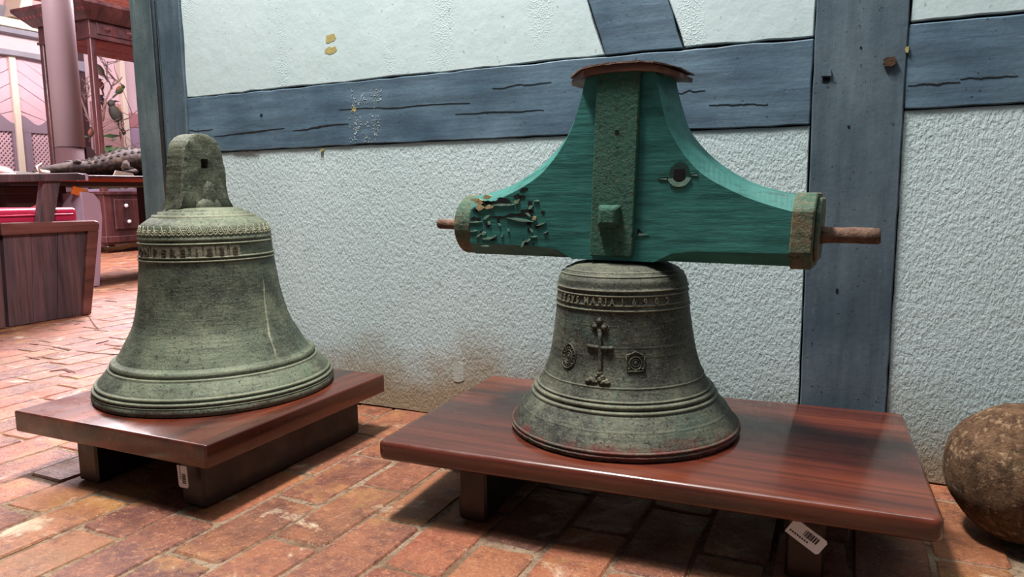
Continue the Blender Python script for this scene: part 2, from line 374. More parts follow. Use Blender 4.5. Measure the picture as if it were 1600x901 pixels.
for k in range(14):
    vs, fs = brick_verts(rb); me = bpy.data.meshes.new('brick'); me.from_pydata(vs, [], fs)
    for f in me.polygons: f.use_smooth = False
    me.materials.append(BRICK); variants.append(me)
cells = []
for i in range(-78, 16):
    x = -.899+BW*(i+.5)
    off = -.498 if i % 2 == 0 else -.404
    if i > -20 and i % 2 == 0: off = -.504
    for j in range(-4, 26):
        y = off+BLn*j-BLn/2+(.0 if i > -12 else .05*math.sin(i*1.7))
        if x > -1.70 and y > .10: continue
        d = Vector((x, y, 0))-EYE*S; zz = d.dot(CF)
        if zz < .25: continue
        px, py = 800+FPX*d.dot(CR)/zz, 450.5-FPX*d.dot(CU)/zz
        m_ = FPX*.13/zz
        if px < -m_ or px > 1600+m_ or py > 901+m_ or px > 1600: continue
        if py < 380: continue
        cells.append((zz, x, y))
cells.sort()
for zz, x, y in cells[:298]:
    o = bpy.data.objects.new('brick', rb.choice(variants)); COL.objects.link(o); o.parent = floor
    o.location = (x+rb.uniform(-.0012, .0012), y+rb.uniform(-.002, .002), rb.uniform(-.0006, .0006))
    o.rotation_euler = (0, 0, (PI if rb.random() < .5 else 0)+rb.uniform(-.012, .012))
g = MB()
for zz, x, y in cells[298:]:
    vs, fs = brick_verts(rb, True); a = rb.uniform(-.01, .01)
    g.add([((x+vx)/S, (y+vy)/S, vz/S) for vx, vy, vz in vs], fs)
g.build('distant_bricks', BRICK, floor, kind='stuff')

def onfloor(px, py):
    d = CF+CR*(px-800)/FPX-CU*(py-450.5)/FPX; q = EYE-d*(EYE.z/d.z); return Vector((q.x, q.y))
rf = random.Random(4)
for pts, wd in [([(46, 537), (80, 541), (110, 547), (150, 552), (186, 554)], .010), ([(135, 489), (148, 509), (155, 515)], .005), ([(78, 580), (100, 577), (118, 583)], .014), ([(115, 508), (125, 505)], .008), ([(40, 557), (62, 562)], .008), ([(150, 537), (170, 532)], .010), ([(182, 450), (200, 454)], .006)]:
    P = [onfloor(*q) for q in pts]; P = [a.lerp(b, k/4) for a, b in zip(P, P[1:]) for k in range(4)]+[P[-1]]; n_ = len(P); up, lo = [], []
    for i, q in enumerate(P):
        t = (P[min(i+1, n_-1)]-P[max(i-1, 0)]).normalized(); nn = Vector((-t.y, t.x)); w_ = wd*math.sin(PI*(i+.15)/(n_-.7))*rf.uniform(.5, 1.3); up.append(q+nn*w_); lo.append(q-nn*w_)
    MB().prism([(a.x, a.y) for a in up+lo[::-1]], -.004, .0022, lambda a, b, d: (a, b, d)).build('chipped_gap', CHIP, floor)

# ------------------------------------------------------------------ wall of plaster panels and blue timbers (plane y = 0)
wall = MB().box((-2.56, .02, 0), (1.6, .2, 4.7)).build('wall_back', DARKGAP); tag(wall, kind='structure')
wall['label'] = 'pale plaster wall framed with blue painted timbers'
rw = random.Random(11)
def panel(name, poly, mat, y0=0.0, jit=.0022, step=.05, bev=.003):
    pts = []
    n = len(poly)
    for i in range(n):
        a, b = Vector(poly[i]), Vector(poly[(i+1) % n]); L = (b-a).length; k = max(1, int(L/step)); nn = Vector((-(b-a).y, (b-a).x))/max(L, 1e-6)
        for q in range(k):
            p = a+(b-a)*q/k+(nn*rw.uniform(-jit, jit) if q else Vector((0, 0))); pts.append((p.x, p.y))
    g = MB().prism(pts, y0, y0+.03, lambda a, b, d: (a, d, b))
    return g.build(name, mat, wall, bevel=bev)
G = .0028
zt = lambda x: 1.199+.006*math.sin(x*2.2)          # top edge of the left beam
zb = lambda x: .977-.004*math.cos(x*3.0)
# beams
panel('beam', [(-2.505+G, .977), (-1.3, .980), (-.130, .975), (-.128, 1.201), (-.75, 1.206), (-1.6, 1.201), (-2.505+G, 1.197)], BL_X, -.002)
panel('beam', [(.094+G, 1.003), (1.5, 1.003), (1.5, 1.216), (.094+G, 1.214)], BL_X, -.002)
panel('post', [(-.1253, 0.005), (.094, 0.005), (.10, 4.65), (-.1253, 4.65)], BL_Z, -.006, .0012)
panel('post', [(-2.635, .005), (-2.508, .005), (-2.508, 4.65), (-2.635, 4.65)], BL_Z, -.006, .001)
MB().box((-2.80, -.008, .002), (-2.665, .2, 4.65)).build('door_jamb', BL_J, wall, bevel=.006, label='darker grey blue jamb board at the left end of the wall')
MB().tube([(-2.652, -.008, .002), (-2.652, -.008, 4.65)], .009, 10).build('jamb_bead', BL_Z, wall)
panel('brace', [(-.717+G, 1.209), (-.478-G, 1.209), (-1.597, 4.6), (-1.836, 4.6)][:4], BL_X, -.003)
# plaster
panel('plaster_panel', [(-2.505+G, .005), (-.1253-G*1.6, .005), (-.1253-G*1.6, .972), (-1.3, .977), (-2.505+G, .974)], PL_R, .004, .0012, bev=.002)
panel('plaster_panel', [(.094+G, .005), (1.5, .005), (1.5, .999), (.094+G, .999)], PL_R, .004, .0012, bev=.002)
panel('plaster_panel', [(-2.505+G, 1.202), (-1.6, 1.206), (-.717-G*1.2, 1.211), (-1.836-G, 4.6), (-2.505+G, 4.6)], PL_S, .0, .0030)
panel('plaster_panel', [(-.478+G, 1.211), (-.1253-G*1.3, 1.207), (-.1253-G*1.3, 4.6), (-1.597+G, 4.6)], PL_S, .0, .0030)
panel('plaster_panel', [(.097+G, 1.220), (1.5, 1.223), (1.5, 4.6), (.10+G, 4.6)], PL_S, .0, .0025)
# cracks in the timbers: thin dark slivers
def crack(pts, wd, y=-.0030, name='crack', mat=DARKGAP):
    up, lo = [], []
    n = len(pts)
    for i, (x, z) in enumerate(pts):
        t = math.sin(PI*i/(n-1))*wd*rw.uniform(.5, 1.2)+.0004
        up.append((x, z+t)); lo.append((x, z-t))
    MB().prism(up+lo[::-1], y, y+.002, lambda a, b, d: (a, d, b)).build(name, mat, wall)
def wob(x0, z0, x1, z1, n=22, a=.006):
    k = rw.random()*90
    return [(x0+(x1-x0)*i/n, z0+(z1-z0)*i/n+(a*mnoise.noise(Vector((k, i*.16, 0)))+.0022*mnoise.noise(Vector((k, i*.8, 3))))*math.sin(PI*i/n)**.5) for i in range(n+1)]
def onwall(px, py):
    d = CF+CR*(px-800)/FPX-CU*(py-450.5)/FPX; t = -EYE.y/d.y; q = EYE+d*t; return q.x, q.z
for (a, b, c, d, wd) in [(335, 213, 445, 200, .0022), (458, 204, 545, 193, .0022), (530, 171, 735, 161, .0014), (712, 178, 850, 172, .0016), (292, 205, 333, 202, .0012),
                         (770, 138, 862, 128, .001), (1108, 164, 1200, 163, .0012), (1058, 145, 1102, 141, .0010), (1500, 124, 1590, 118, .001), (1418, 134, 1500, 128, .0012), (365, 235, 405, 236, .0022)]:
    x0, z0 = onwall(a, b); x1, z1 = onwall(c, d); crack(wob(x0, z0, x1, z1), wd)
# chips of missing paint, nail heads and knots
def patch(px, py, wpx, hpx, mat, y=-.0012, name='paint_chip', n=14, lab=None):
    x, z = onwall(px, py); x1, z1 = onwall(px+wpx/2, py); h = hpx/2*(x1-x)/(wpx/2)*.9; w_ = x1-x
    pts = []
    for i in range(n):
        a = 2*PI*i/n; r = rw.uniform(.75, 1.15); q = max(abs(math.cos(a)), abs(math.sin(a)))
        pts.append((x+w_*r*math.cos(a)/q**.7, z+h*r*math.sin(a)/q**.7))
    MB().prism(pts, y, y+.006, lambda a, b, d: (a, d, b)).build(name, mat, wall, label=lab)
OCHRE = flat('ochre_undercoat', (176, 162, 104), .9, nscale=60, var=.3)
patch(516, 60, 17, 11, OCHRE, -.0008, lab='ochre chip where the paint is missing'); patch(517, 79, 18, 10, OCHRE, -.0008, lab='ochre chip where the paint is missing')
for q in [(554, 171, 7, 6), (503, 235, 5, 3)]: patch(*q, OCHRE, -.003)
patch(1390, 97, 20, 18, flat('brown_nest_mud', (74, 52, 34), .95, nscale=90, bump=.8), -.014, 'mud_nest')
patch(1291, 125, 12, 11, HOLE, -.0072, 'nail_hole', 10); patch(1291, 114, 18, 14, BL_Z, -.012, 'bolt_head', 8)
patch(409, 180, 4, 4, HOLE, -.003, 'nail_hole', 8); patch(1326, 198, 4, 5, HOLE, -.0072, 'nail_hole', 8)
patch(1308, 453, 4, 8, HOLE, -.0072, 'nail_hole', 8); patch(1345, 75, 3, 4, HOLE, -.0072, 'nail_hole', 8)
patch(1417, 78, 6, 12, OCHRE, -.0072)
FLAKE = flat('pale_plaster_flake', (186, 190, 182), .9, nscale=60, bump=.5)
x0, z0 = onwall(712, 582)
patch(714, 580, 19, 30, FLAKE, .0022, 'plaster_flake', 9, 'raised pale flake of plaster')
SCR = flat('white_scratches', (186, 196, 198), .8, bump=0)
g = MB()
for k in range(420):                              # scraped remains of an old sticker
    u, v = rw.random(), rw.random()
    if .3 < u < .75 and .25 < v < .6 and rw.random() < .85 or mnoise.noise(Vector((u*5, v*7, 1))) < -.12: continue
    px, py = 550+48*u-6*(v), 140+83*v; x, z = onwall(px, py); a = rw.uniform(0, PI); l = rw.uniform(.0008, .0042); t = rw.uniform(.0005, .0014)
    ca, sa = math.cos(a)*l, math.sin(a)*l
    g.prism([(x-ca, z-sa-t), (x+ca, z+sa-t), (x+ca, z+sa+t), (x-ca, z-sa+t)], -.0032, -.001, lambda p, q, d: (p, d, q))
g.build('sticker_scrape', SCR, wall, kind='stuff')

# ------------------------------------------------------------------ low display stands
def slab_frame(x, y, th):
    c, s = math.cos(th), math.sin(th); return lambda u, v, z: (x+u*c-v*s, y+u*s+v*c, z)
def slab_top(fn, L, Wd, z0, z1, mat, parent, r, bev):
    pts = []
    for cx, cy, a0 in [(L-r, r, -90), (L-r, Wd-r, 0), (r, Wd-r, 90), (r, r, 180)]:
        for k in range(5):
            a = math.radians(a0+90*k/4); pts.append((cx+r*math.cos(a), cy+r*math.sin(a)))
    return MB().prism(pts, z0, z1, fn).build('slab', mat, parent, bevel=bev, seg=3)
st1 = thing('display_stand', 'smaller square low stand of polished dark red wood under the green bell', 'stand', (-1.79, -.59, 0))
fn1 = slab_frame(-2.1659, -.9741, .0124)
slab_top(fn1, .7521, .7596, .1345, .1961, WOOD_S, st1, .006, .005)
for x0_, x1_ in [(.195, .275), (.605, .685)]:
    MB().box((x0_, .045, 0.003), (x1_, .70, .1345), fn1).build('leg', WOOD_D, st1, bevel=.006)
st2 = thing('display_stand', 'long low stand of polished red-brown wood under the bell with the green headstock', 'stand', (-.45, -.4, 0))
fn2 = slab_frame(-1.0388, -.7818, .0513)
slab_top(fn2, 1.2105, .6895, .1535, .2019, WOOD, st2, .022, .012)
for x0_, x1_ in [(.187, .262), (.940, 1.015)]:
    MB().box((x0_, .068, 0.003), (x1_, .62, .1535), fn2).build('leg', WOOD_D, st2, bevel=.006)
# the white inventory labels hanging below both stands
def label_tag(name_label, c, ax, ay, w_, h_, group=None):
    c, ax, ay = Vector(c), Vector(ax).normalized(), Vector(ay).normalized(); nn = ax.cross(ay).normalized()
    t = thing('paper_label', name_label, 'label', c, group)
    f = lambda a, b, d: c+ax*a+ay*b+nn*d
    k = .004
    MB().prism([(-w_/2+k, -h_/2), (w_/2-k, -h_/2), (w_/2, -h_/2+k), (w_/2, h_/2), (-w_/2, h_/2), (-w_/2, -h_/2+k)], 0, .0015, f).build('paper', WHITE, t)
    g = MB(); y = -h_*.30; r = random.Random(5)
    while y < h_*.12:
        q = r.choice([.0011, .0018, .003]); g.prism([(-w_*.05, y), (w_*.33, y), (w_*.33, y+q), (-w_*.05, y+q)], .0015, .0021, f); y += q+r.choice([.0012, .002])
    for i in range(8): g.prism([(-w_*.28, -h_*.12+i*.0052), (-w_*.18, -h_*.12+i*.0052), (-w_*.18, -h_*.12+i*.0052+.003), (-w_*.28, -h_*.12+i*.0052+.003)], .0015, .0021, f)
    g.build('barcode', INK, t)
label_tag('white barcode label hanging under the square stand in front of its leg', (-1.520, -.948, .094), (1, .02, .02), (-.05, 0, 1), .033, .058)
label_tag('white barcode label sticking out slantwise under the long stand', (-.062, -.722, .126), (.55, 0, .85), (-.86, 0, .55), .036, .072)

# ------------------------------------------------------------------ bells
def bell_profile(knots, beads, inner):
    kn = [(r, z) for z, r in knots]; sp = spline(kn, 14)
    out = []
    # resample finely in arc length
    for (r0, z0_), (r1, z1_) in zip(sp, sp[1:]):
        L = math.hypot(r1-r0, z1_-z0_); n = max(1, int(L/.0016))
        for k in range(n):
            out.append((r0+(r1-r0)*k/n, z0_+(z1_-z0_)*k/n))
    out.append(sp[-1]); res = []
    for i, (r, z) in enumerate(out):
        a, b = out[max(i-1, 0)], out[min(i+1, len(out)-1)]; t = Vector((b[0]-a[0], b[1]-a[1])).normalized(); nr = Vector((t.y, -t.x))
        h = 0
        for zc, wd, amp in beads:
            q = (z-zc)/wd
            if abs(q) < 1: h += 1.25*amp*(1-q*q)**.7
            elif abs(q) < 1.6: h -= .28*amp*(1-abs(abs(q)-1.3)/.3)
        res.append((r+nr.x*h, z+nr.y*h))
    return [(inner, .03), (kn[0][0]-.03, .001)]+res
def mk_bell(root, cx, cy, z0, knots, beads, mat, lean, rough_rim=0, n=220):
    prof = bell_profile(knots, beads, knots[0][1]*.85)
    tab = sorted((z, r) for z, r in knots)
    def fn(r, a, z):
        if rough_rim and z < .022:
            d = Vector((math.cos(a)*9, math.sin(a)*9, z*40)); q = mnoise.noise(d)+.5*mnoise.noise(d*2.7)
            r2 = r+rough_rim*.6*q*(1-z/.022); z = max(.0006, z+max(0, rough_rim*1.4*mnoise.noise(d*1.9))*(1-z/.022))
            r = r2
        return (cx+lean[0]*z+r*math.cos(a), cy+lean[1]*z+r*math.sin(a), z0+z)
    g = MB().lathe(prof, n, fn); body = g.build('bell_body', mat, root)
    def surf(ang, z, h=0):
        r = interp(tab, z)+h; a = math.radians(ang); return Vector((cx+lean[0]*z+r*math.cos(a), cy+lean[1]*z+r*math.sin(a), z0+z))
    return body, surf
k1 = [(.002, .3575), (.012, .3605), (.024, .357), (.0389, .3496), (.0650, .330), (.0933, .3057), (.1162, .285), (.1637, .2575), (.2176, .2305), (.3013, .2106), (.358, .203), (.41, .1970),
      (.458, .1934), (.4988, .191), (.517, .1850), (.530, .170), (.541, .152)]
k1b = [(.541, .152), (.548, .150), (.5485, .135), (.5570, .1330), (.5575, .118), (.5650, .112), (.5680, .095), (.5700, .02)]
b1beads = [(.1140, .0035, .0022), (.1045, .0080, .0060), (.0915, .0035, .0022), (.0460, .0045, .0035), (.0336, .0045, .0040), (.0250, .0025, .0012),
           (.4782, .0035, .0022), (.4840, .0022, .0014), (.4662, .0035, .0030), (.4263, .0035, .0030), (.4157, .0035, .0030)]
C1 = (-1.8368, -.5292)
bell1 = thing('bronze_bell', 'green-grey bronze bell with a solid arched crown, dated 1838, on the square stand', 'bell', (C1[0], C1[1], .1965))
RT = Vector((.667, .745)); lean1 = (-.019*RT.x, -.019*RT.y)
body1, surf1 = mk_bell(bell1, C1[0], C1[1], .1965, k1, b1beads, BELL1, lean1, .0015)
prof = [(r, z) for z, r in k1b]
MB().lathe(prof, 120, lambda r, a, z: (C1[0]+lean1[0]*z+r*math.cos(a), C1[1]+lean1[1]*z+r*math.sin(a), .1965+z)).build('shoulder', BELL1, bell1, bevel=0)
# crown: thick arched plate with a square hole, facing +x
cx, cy = C1[0]-.015+lean1[0]*.6, C1[1]-.006+lean1[1]*.6
def crown_outline(n):
    out = []
    for k in range(n):
        a = 2*PI*k/n; out.append(a)
    return out
def crown_pt(a):   # ray from hole centre (0,.899) outwards to the outline
    dz, dw = math.sin(a), math.cos(a); z0_, w0 = .899, 0.
    t = .002
    while t < .3:
        w_, z = w0+dw*t, z0_+dz*t
        hw = .0775 + (.913-z)*.13 if z < .913 else None
        if z < .80: hw += (.80-z)**2*9
        ins = (z > .7640) and (abs(w_) < hw if z < .913 else (w_*w_+(z-.913)**2) < .0775**2)
        if not ins: break
        t += .0008
    return w0+dw*t, z0_+dz*t
def sq(a, h): q = max(abs(math.cos(a)), abs(math.sin(a))); return h*math.cos(a)/q, .899+h*math.sin(a)/q
na = 144; angs = [2*PI*k/na for k in range(na)]; outl = [crown_pt(a) for a in angs]; hol = [sq(a, .0135) for a in angs]
layers = []
for T, f in [(.036, 0), (.036, .05), (.036, .25), (.036, .5), (.036, .75), (.0355, .93), (.031, 1.)]: layers.append([(T, h[0]+(o_[0]-h[0])*f, h[1]+(o_[1]-h[1])*f) for h, o_ in zip(hol, outl)])
for T in (.012, -.012): layers.append([(T, o_[0]*1.0, o_[1]) for o_ in outl])
for T, f in [(-.031, 1.), (-.0355, .93), (-.036, .5), (-.036, 0)]: layers.append([(T, h[0]+(o_[0]-h[0])*f, h[1]+(o_[1]-h[1])*f) for h, o_ in zip(hol, outl)])
vs = []
for L in layers:
    for t, w_, z in L:
        q = mnoise.noise(Vector((t*30, w_*28, z*28)))*.0022+mnoise.noise(Vector((t*70, w_*80+5, z*80)))*.0009
        fl = 1+max(0, .80-z)*5
        edge = 1+q*6
        vs.append((cx+t*fl+(q if t > 0 else -q)*1.5, cy+w_*edge, z+q*.5))
nl = len(layers); fs = [(i*na+k, i*na+(k+1) % na, ((i+1) % nl)*na+(k+1) % na, ((i+1) % nl)*na+k) for i in range(nl) for k in range(na)]
MB().add(vs, fs, True).build('crown', BELL1P, bell1, sharp=40)
MB().ball((cx+.024, cy+.012, .782), .024, .031, .078, 24, 18, .16, 4).build('boss', BELL1P, bell1)
MB().ball((cx+.024, cy+.006, .764), .030, .062, .034, 24, 12, .16, 4).build('boss', BELL1P, bell1)

def glyph(ch, size, bold=True):
    cu = bpy.data.curves.new('t', 'FONT'); cu.body = ch; cu.size = size; cu.extrude = .5; cu.offset = .02*size if bold else 0; cu.resolution_u = 3; cu.align_x = 'CENTER'
    ob = bpy.data.objects.new('t', cu); COL.objects.link(ob); dg = bpy.context.evaluated_depsgraph_get(); me = bpy.data.meshes.new_from_object(ob.evaluated_get(dg))
    vs = [v.co.copy() for v in me.vertices]; fs = [tuple(p.vertices) for p in me.polygons]
    bpy.data.objects.remove(ob); bpy.data.curves.remove(cu); bpy.data.meshes.remove(me); return vs, fs
def letter(g, surf, ch, ang, z, size, h, xs=1.0, base=0):
    vs, fs = glyph(ch, size); R0 = .18
    g.add([surf(ang+math.degrees(v.x*xs/R0), z+v.y, base+(h if v.z > 0 else -.002)) for v in vs], fs)
# inscription of the green bell: raised tiles with letters
seq = [('O', -108), ('N', -98.5), ('P', -87.7), ('E', -78.6), ('R', -70.2), ('E', -61.8), ('1', -50.5), ('8', -40.3), ('3', -30.6), ('8', -19.3)]
for ch, a in seq:
    hw = 4.35
    g = MB(); zs = (.4295, .4610); q = []
    for k in range(4):
        for z in zs:
            for h in (-.002, .0018): q.append(surf1(a-hw+2*hw*k/3, z, h))
    fs = []
    for k in range(3):
        b = 4*k; fs += [(b+1, b+5, b+7, b+3), (b, b+4, b+5, b+1), (b+2, b+3, b+7, b+6)]
    fs += [(0, 1, 3, 2), (12, 14, 15, 13)]
    g.add(q, fs).build('letter_tile', TILE, bell1)
g = MB()
for ch, a in seq: letter(g, surf1, ch, a, .4335, .0310, .0042, .95)
g.build('lettering', LETTER, bell1, label='dark cast letters reading ON PERE 1838')
# band of pointed ornament
g = MB(); per = 8.47; N = 42
for i in range(N):
    a = -180+360*i/N; p = 360/N
    for (lo, hi, d, r) in [(.4905, .5170, 0, .0019), (.4925, .5080, p*.16, .0012)]:
        P = [(a+d, lo), (a+p*.25+d*.5, (lo+hi)/2), (a+p/2, hi), (a+p*.75-d*.5, (lo+hi)/2), (a+p-d, lo)]
        g.tube([surf1(x, z, .0006) for x, z in P], r, 5, False)
    for da, dz in [(p*.5, .500), (p*.36, .4935), (p*.64, .4935), (p*.5, .4915), (0, .5005), (p*.07, .5055), (-p*.07, .5055)]:
        g.ball(surf1(a+da, dz, .0003), .0027, .0027, .0027, 6, 4)
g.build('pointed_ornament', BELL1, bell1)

k2 = [(.002, .2870), (.010, .2885), (.018, .2880), (.028, .2820), (.0609, .2600), (.0988, .2300), (.1412, .2035), (.1966, .1845), (.2774, .1714), (.3199, .1665), (.3751, .1612), (.390, .1570), (.402, .1470), (.4118, .1340)]
b2beads = [(.0205, .0030, .0024), (.0115, .0028, .0020), (.0610, .0018, .0010), (.1167, .0030, .0022), (.1070, .0050, .0042), (.0950, .0040, .0030), (.1460, .0018, .0016),
           (.3666, .0030, .0028), (.3548, .0028, .0024), (.3325, .0022, .0018), (.3207, .0028, .0026), (.3980, .0022, .0020), (.4070, .0018, .0014), (.286, .0008, .0005), (.236, .0008, .0005), (.215, .0008, .0005)]
C2 = (-.5262, -.4101)
bell2 = thing('bronze_bell', 'dark grey bronze bell with a relief cross, dated 1690, under the green headstock', 'bell', (C2[0], C2[1], .2022))
R2 = Vector((.962, .272)); lean2 = (-.017*R2.x, -.017*R2.y)
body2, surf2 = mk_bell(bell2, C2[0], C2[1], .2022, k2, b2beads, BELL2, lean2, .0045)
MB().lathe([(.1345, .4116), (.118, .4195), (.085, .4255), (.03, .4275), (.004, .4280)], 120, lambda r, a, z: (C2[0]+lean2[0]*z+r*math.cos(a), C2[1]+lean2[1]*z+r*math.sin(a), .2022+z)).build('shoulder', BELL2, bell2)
g = MB()
for ch, a in [('I', -135.6), ('E', -129.5), ('S', -122.9), ('V', -117.6), ('S', -112.3), ('M', -103.4), ('A', -97.0), ('R', -90.8), ('I', -86.2), ('A', -81.2), ('1', -73), ('6', -63.7), ('9', -54.5), ('0', -44.7), ('2', -34.2)]:
    letter(g, surf2, ch, a, .3345, .0235, .0038, .80)
g.build('lettering', TILE, bell2, label='cast letters reading IESVS MARIA 1690')
def ring_relief(g, surf, a0, z0_, ra, rz, r, pointed=0, n=36):
    pts = []
    for k in range(n+1):
        t = 2*PI*k/n; s_ = math.sin(t); q = ra*math.cos(t)*(1-pointed*max(0, s_)**2)
        pts.append(surf(a0+q, z0_+rz*s_*(1+pointed*.3*max(0, s_)), .0008))
    g.tube(pts, r, 6, False)
g = MB()
bar = lambda a0, z0_, a1, z1_, r: g.tube([surf2(a0+(a1-a0)*k/6, z0_+(z1_-z0_)*k/6, .0015) for k in range(7)], r, 8)
bar(-90.6, .272, -89.2, .176, .0052); bar(-99.2, .2362, -81.9, .2345, .0050)
for a, z, r in [(-91.5, .296, .0080), (-95.2, .2830, .0078), (-87.6, .2815, .0086), (-91.0, .2725, .0066)]:
    g.ball(surf2(a, z, -.001), r, r, r, 12, 8, .15, 3); ring_relief(g, surf2, a, z, math.degrees((r+.002)/.175), r+.0015, .0012)
for a, z, r in [(-99.3, .2362, .006), (-81.9, .2345, .0066), (-89.4, .1765, .008)]: g.ball(surf2(a, z, -.001), r, r, r, 10, 6, .2, 4)
for k in range(26):                                   # rocky mound at its foot
    u = random.uniform(-1, 1); h = (1-abs(u))*random.random()
    r = random.uniform(.003, .006); g.ball(surf2(-90.2+u*9.2, .1560+h*.020, -.001), r*1.3, r*1.3, r, 8, 5, .25, 4)
g.build('relief_cross', BELL2P, bell2)
g = MB()
ring_relief(g, surf2, -118.0, .2040, 7.6, .0270, .0018, .35); ring_relief(g, surf2, -118.0, .2030, 4.2, .0160, .0016); ring_relief(g, surf2, -118.0, .2030, 2.2, .0100, .0012)
for k in range(16):
    t = 2*PI*k/16; g.ball(surf2(-118+5.9*math.cos(t), .203+.0215*math.sin(t), 0), .0026, .0026, .0026, 6, 4)
g.ball(surf2(-118, .203, -.001), .004, .004, .007, 10, 6)
g.build('pointed_medallion', BELL2P, bell2)
g = MB()
P = [(-6, -.020), (6, -.020), (6.6, .016), (3.2, .019), (0, .024), (-3.2, .019), (-6.6, .016)]
for i in range(7):
    (a, b), (c, d) = P[i], P[(i+1) % 7]; g.tube([surf2(-63.9+a+(c-a)*k/3, .2045+b+(d-b)*k/3, .0006) for k in range(4)], .0019, 6)
ring_relief(g, surf2, -63.9, .2025, 4.4, .0142, .0018); ring_relief(g, surf2, -63.9, .2025, 2.6, .0085, .0012)
g.ball(surf2(-63.9, .2025, -.001), .0045, .0045, .006, 10, 6)
for a, b in [(-5, -.015), (5, -.015), (-5, .013), (5, .013)]: g.ball(surf2(-63.9+a, .2045+b, -.0005), .0034, .0034, .0034, 8, 5)
g.build('square_medallion', BELL2P, bell2)

# ------------------------------------------------------------------ headstock
PH = -.0474; YO = (-.5253, -.4077); T = .1671
cph, sph = math.cos(PH), math.sin(PH)
def Y(u, w_, z):
    u2 = u+.0423*(z-.78); z2 = z-.006*u
    return Vector((YO[0]+u2*cph-w_*sph, YO[1]+u2*sph+w_*cph, z2))
yoke = thing('bell_headstock', 'green painted wooden headstock with curved shoulders resting on the dark bell', 'headstock', (YO[0], YO[1], .631))
zb0 = .6335
F = [(0, zb0), (.105, zb0), (.125, .6440), (.148, .6560), (.20, .6615), (.300, .6630), (.403, .6635)]
O = [(0, zb0), (.105, zb0), (.125, zb0), (.148, zb0), (.20, zb0), (.300, zb0), (.405, zb0)]
F2 = spline([(.403, .7545), (.340, .773), (.284, .795), (.211, .834), (.161, .883), (.122, .945), (.101, 1.005), (.088, 1.064)], 6)
O2 = spline([(.405, .7890), (.340, .803), (.278, .826), (.205, .873), (.143, .938), (.116, 1.0), (.103, 1.040), (.094, 1.072)], 6)
half = [(a, b) for a, b in zip(F, O)]+[((.403, .71), (.405, .71))]+[(a, b) for a, b in zip(F2, O2)]+[((.080, 1.0725), (.084, 1.0745))]
loopF = [h[0] for h in half]+[(-h[0][0], h[0][1]) for h in half[::-1][:-1]]
loopO = [h[1] for h in half]+[(-h[1][0], h[1][1]) for h in half[::-1][:-1]]
n = len(loopF); cw = .034
rings = [(loopF, -T/2), (loopO, -T/2+cw), (loopO, T/2-cw), (loopF, T/2)]
vs = [Y(u, w_, z) for lp, w_ in rings for u, z in lp]
fs = [(i*n+k, i*n+(k+1) % n, (i+1)*n+(k+1) % n, (i+1)*n+k) for i in range(3) for k in range(n)]+[tuple(range(n)), tuple(range(4*n-1, 3*n-1, -1))]
MB().add(vs, fs).build('timber_block', GREEN, yoke)
def oct_ring(u0, u1, rs, zc, hz, hw, ch, name, mat, segs=8, bev=.003):
    g = MB()
    if segs == 8: pts = [(-hw+ch, -hz), (hw-ch, -hz), (hw, -hz+ch), (hw, hz-ch), (hw-ch, hz), (-hw+ch, hz), (-hw, hz-ch), (-hw, -hz+ch)]
    else: pts = [(hw*math.cos(2*PI*k/segs), hz*math.sin(2*PI*k/segs)) for k in range(segs)]
    g.prism(pts, u0, u1, lambda a, b, d: Y(d, a, zc+b)); return g.build(name, mat, yoke, bevel=bev)
oct_ring(.4035, .449, 0, .711, .0835, T/2+.004, .037, 'iron_band', RING)
oct_ring(.4485, .458, 0, .7135, .070, .066, .030, 'iron_end_plate', RING)
oct_ring(-.456, -.4035, 0, .7115, .0805, T/2+.002, 0, 'iron_band', RING, 40, .004)
g = MB(); pts = []
for k in range(9): pts.append((-.50+.05*k/8))
MB().tube([Y(u, 0, .7095+.001*math.sin(u*90)) for u in [-.560, -.556, -.50, -.455]], [.0115, .0140, .0145, .0150], 14).build('axle_pin', PIN, yoke)
MB().tube([Y(u, 0, .7015+.0006*math.sin(u*120)) for u in [.455, .47, .50, .53, .56, .572, .576]], [.0205, .0180, .0172, .0180, .0176, .0176, .0150], 16).build('axle_pin', PIN, yoke)
# iron strap down the front, wrapping under the cap
strap_pts = [(-.0535, .6440), (.056, .6440), (.0535, 1.0860), (-.0535, 1.0860)]
MB().prism(strap_pts, -T/2-.014, -T/2+.001, lambda a, b, d: Y(a, d, b)).build('iron_strap', STRAP, yoke, bevel=.003)
g = MB(); nz0, nz1, nu0, nu1 = .7140, .7680, -.0330, .0230
vs = [Y(u, w_, z) for w_, k in ((-T/2-.013, 0), (-T/2-.024, .0015), (-T/2-.033, .010)) for u, z in ((nu0+k, nz0+k), (nu1-k, nz0+k), (nu1-k, nz1-k), (nu0+k, nz1-k))]
g.add(vs, [(i*4+k, i*4+(k+1) % 4, (i+1)*4+(k+1) % 4, (i+1)*4+k) for i in range(2) for k in range(4)]+[(0, 1, 2, 3), (8, 11, 10, 9)]).build('square_nut', STRAP, yoke, bevel=.003)
g = MB(); g.prism([(.004+.0055*math.cos(2*PI*k/12), .9377+.0055*math.sin(2*PI*k/12)) for k in range(12)], -T/2-.0148, -T/2-.012, lambda a, b, d: Y(a, d, b)).build('rivet_hole', HOLE, yoke)
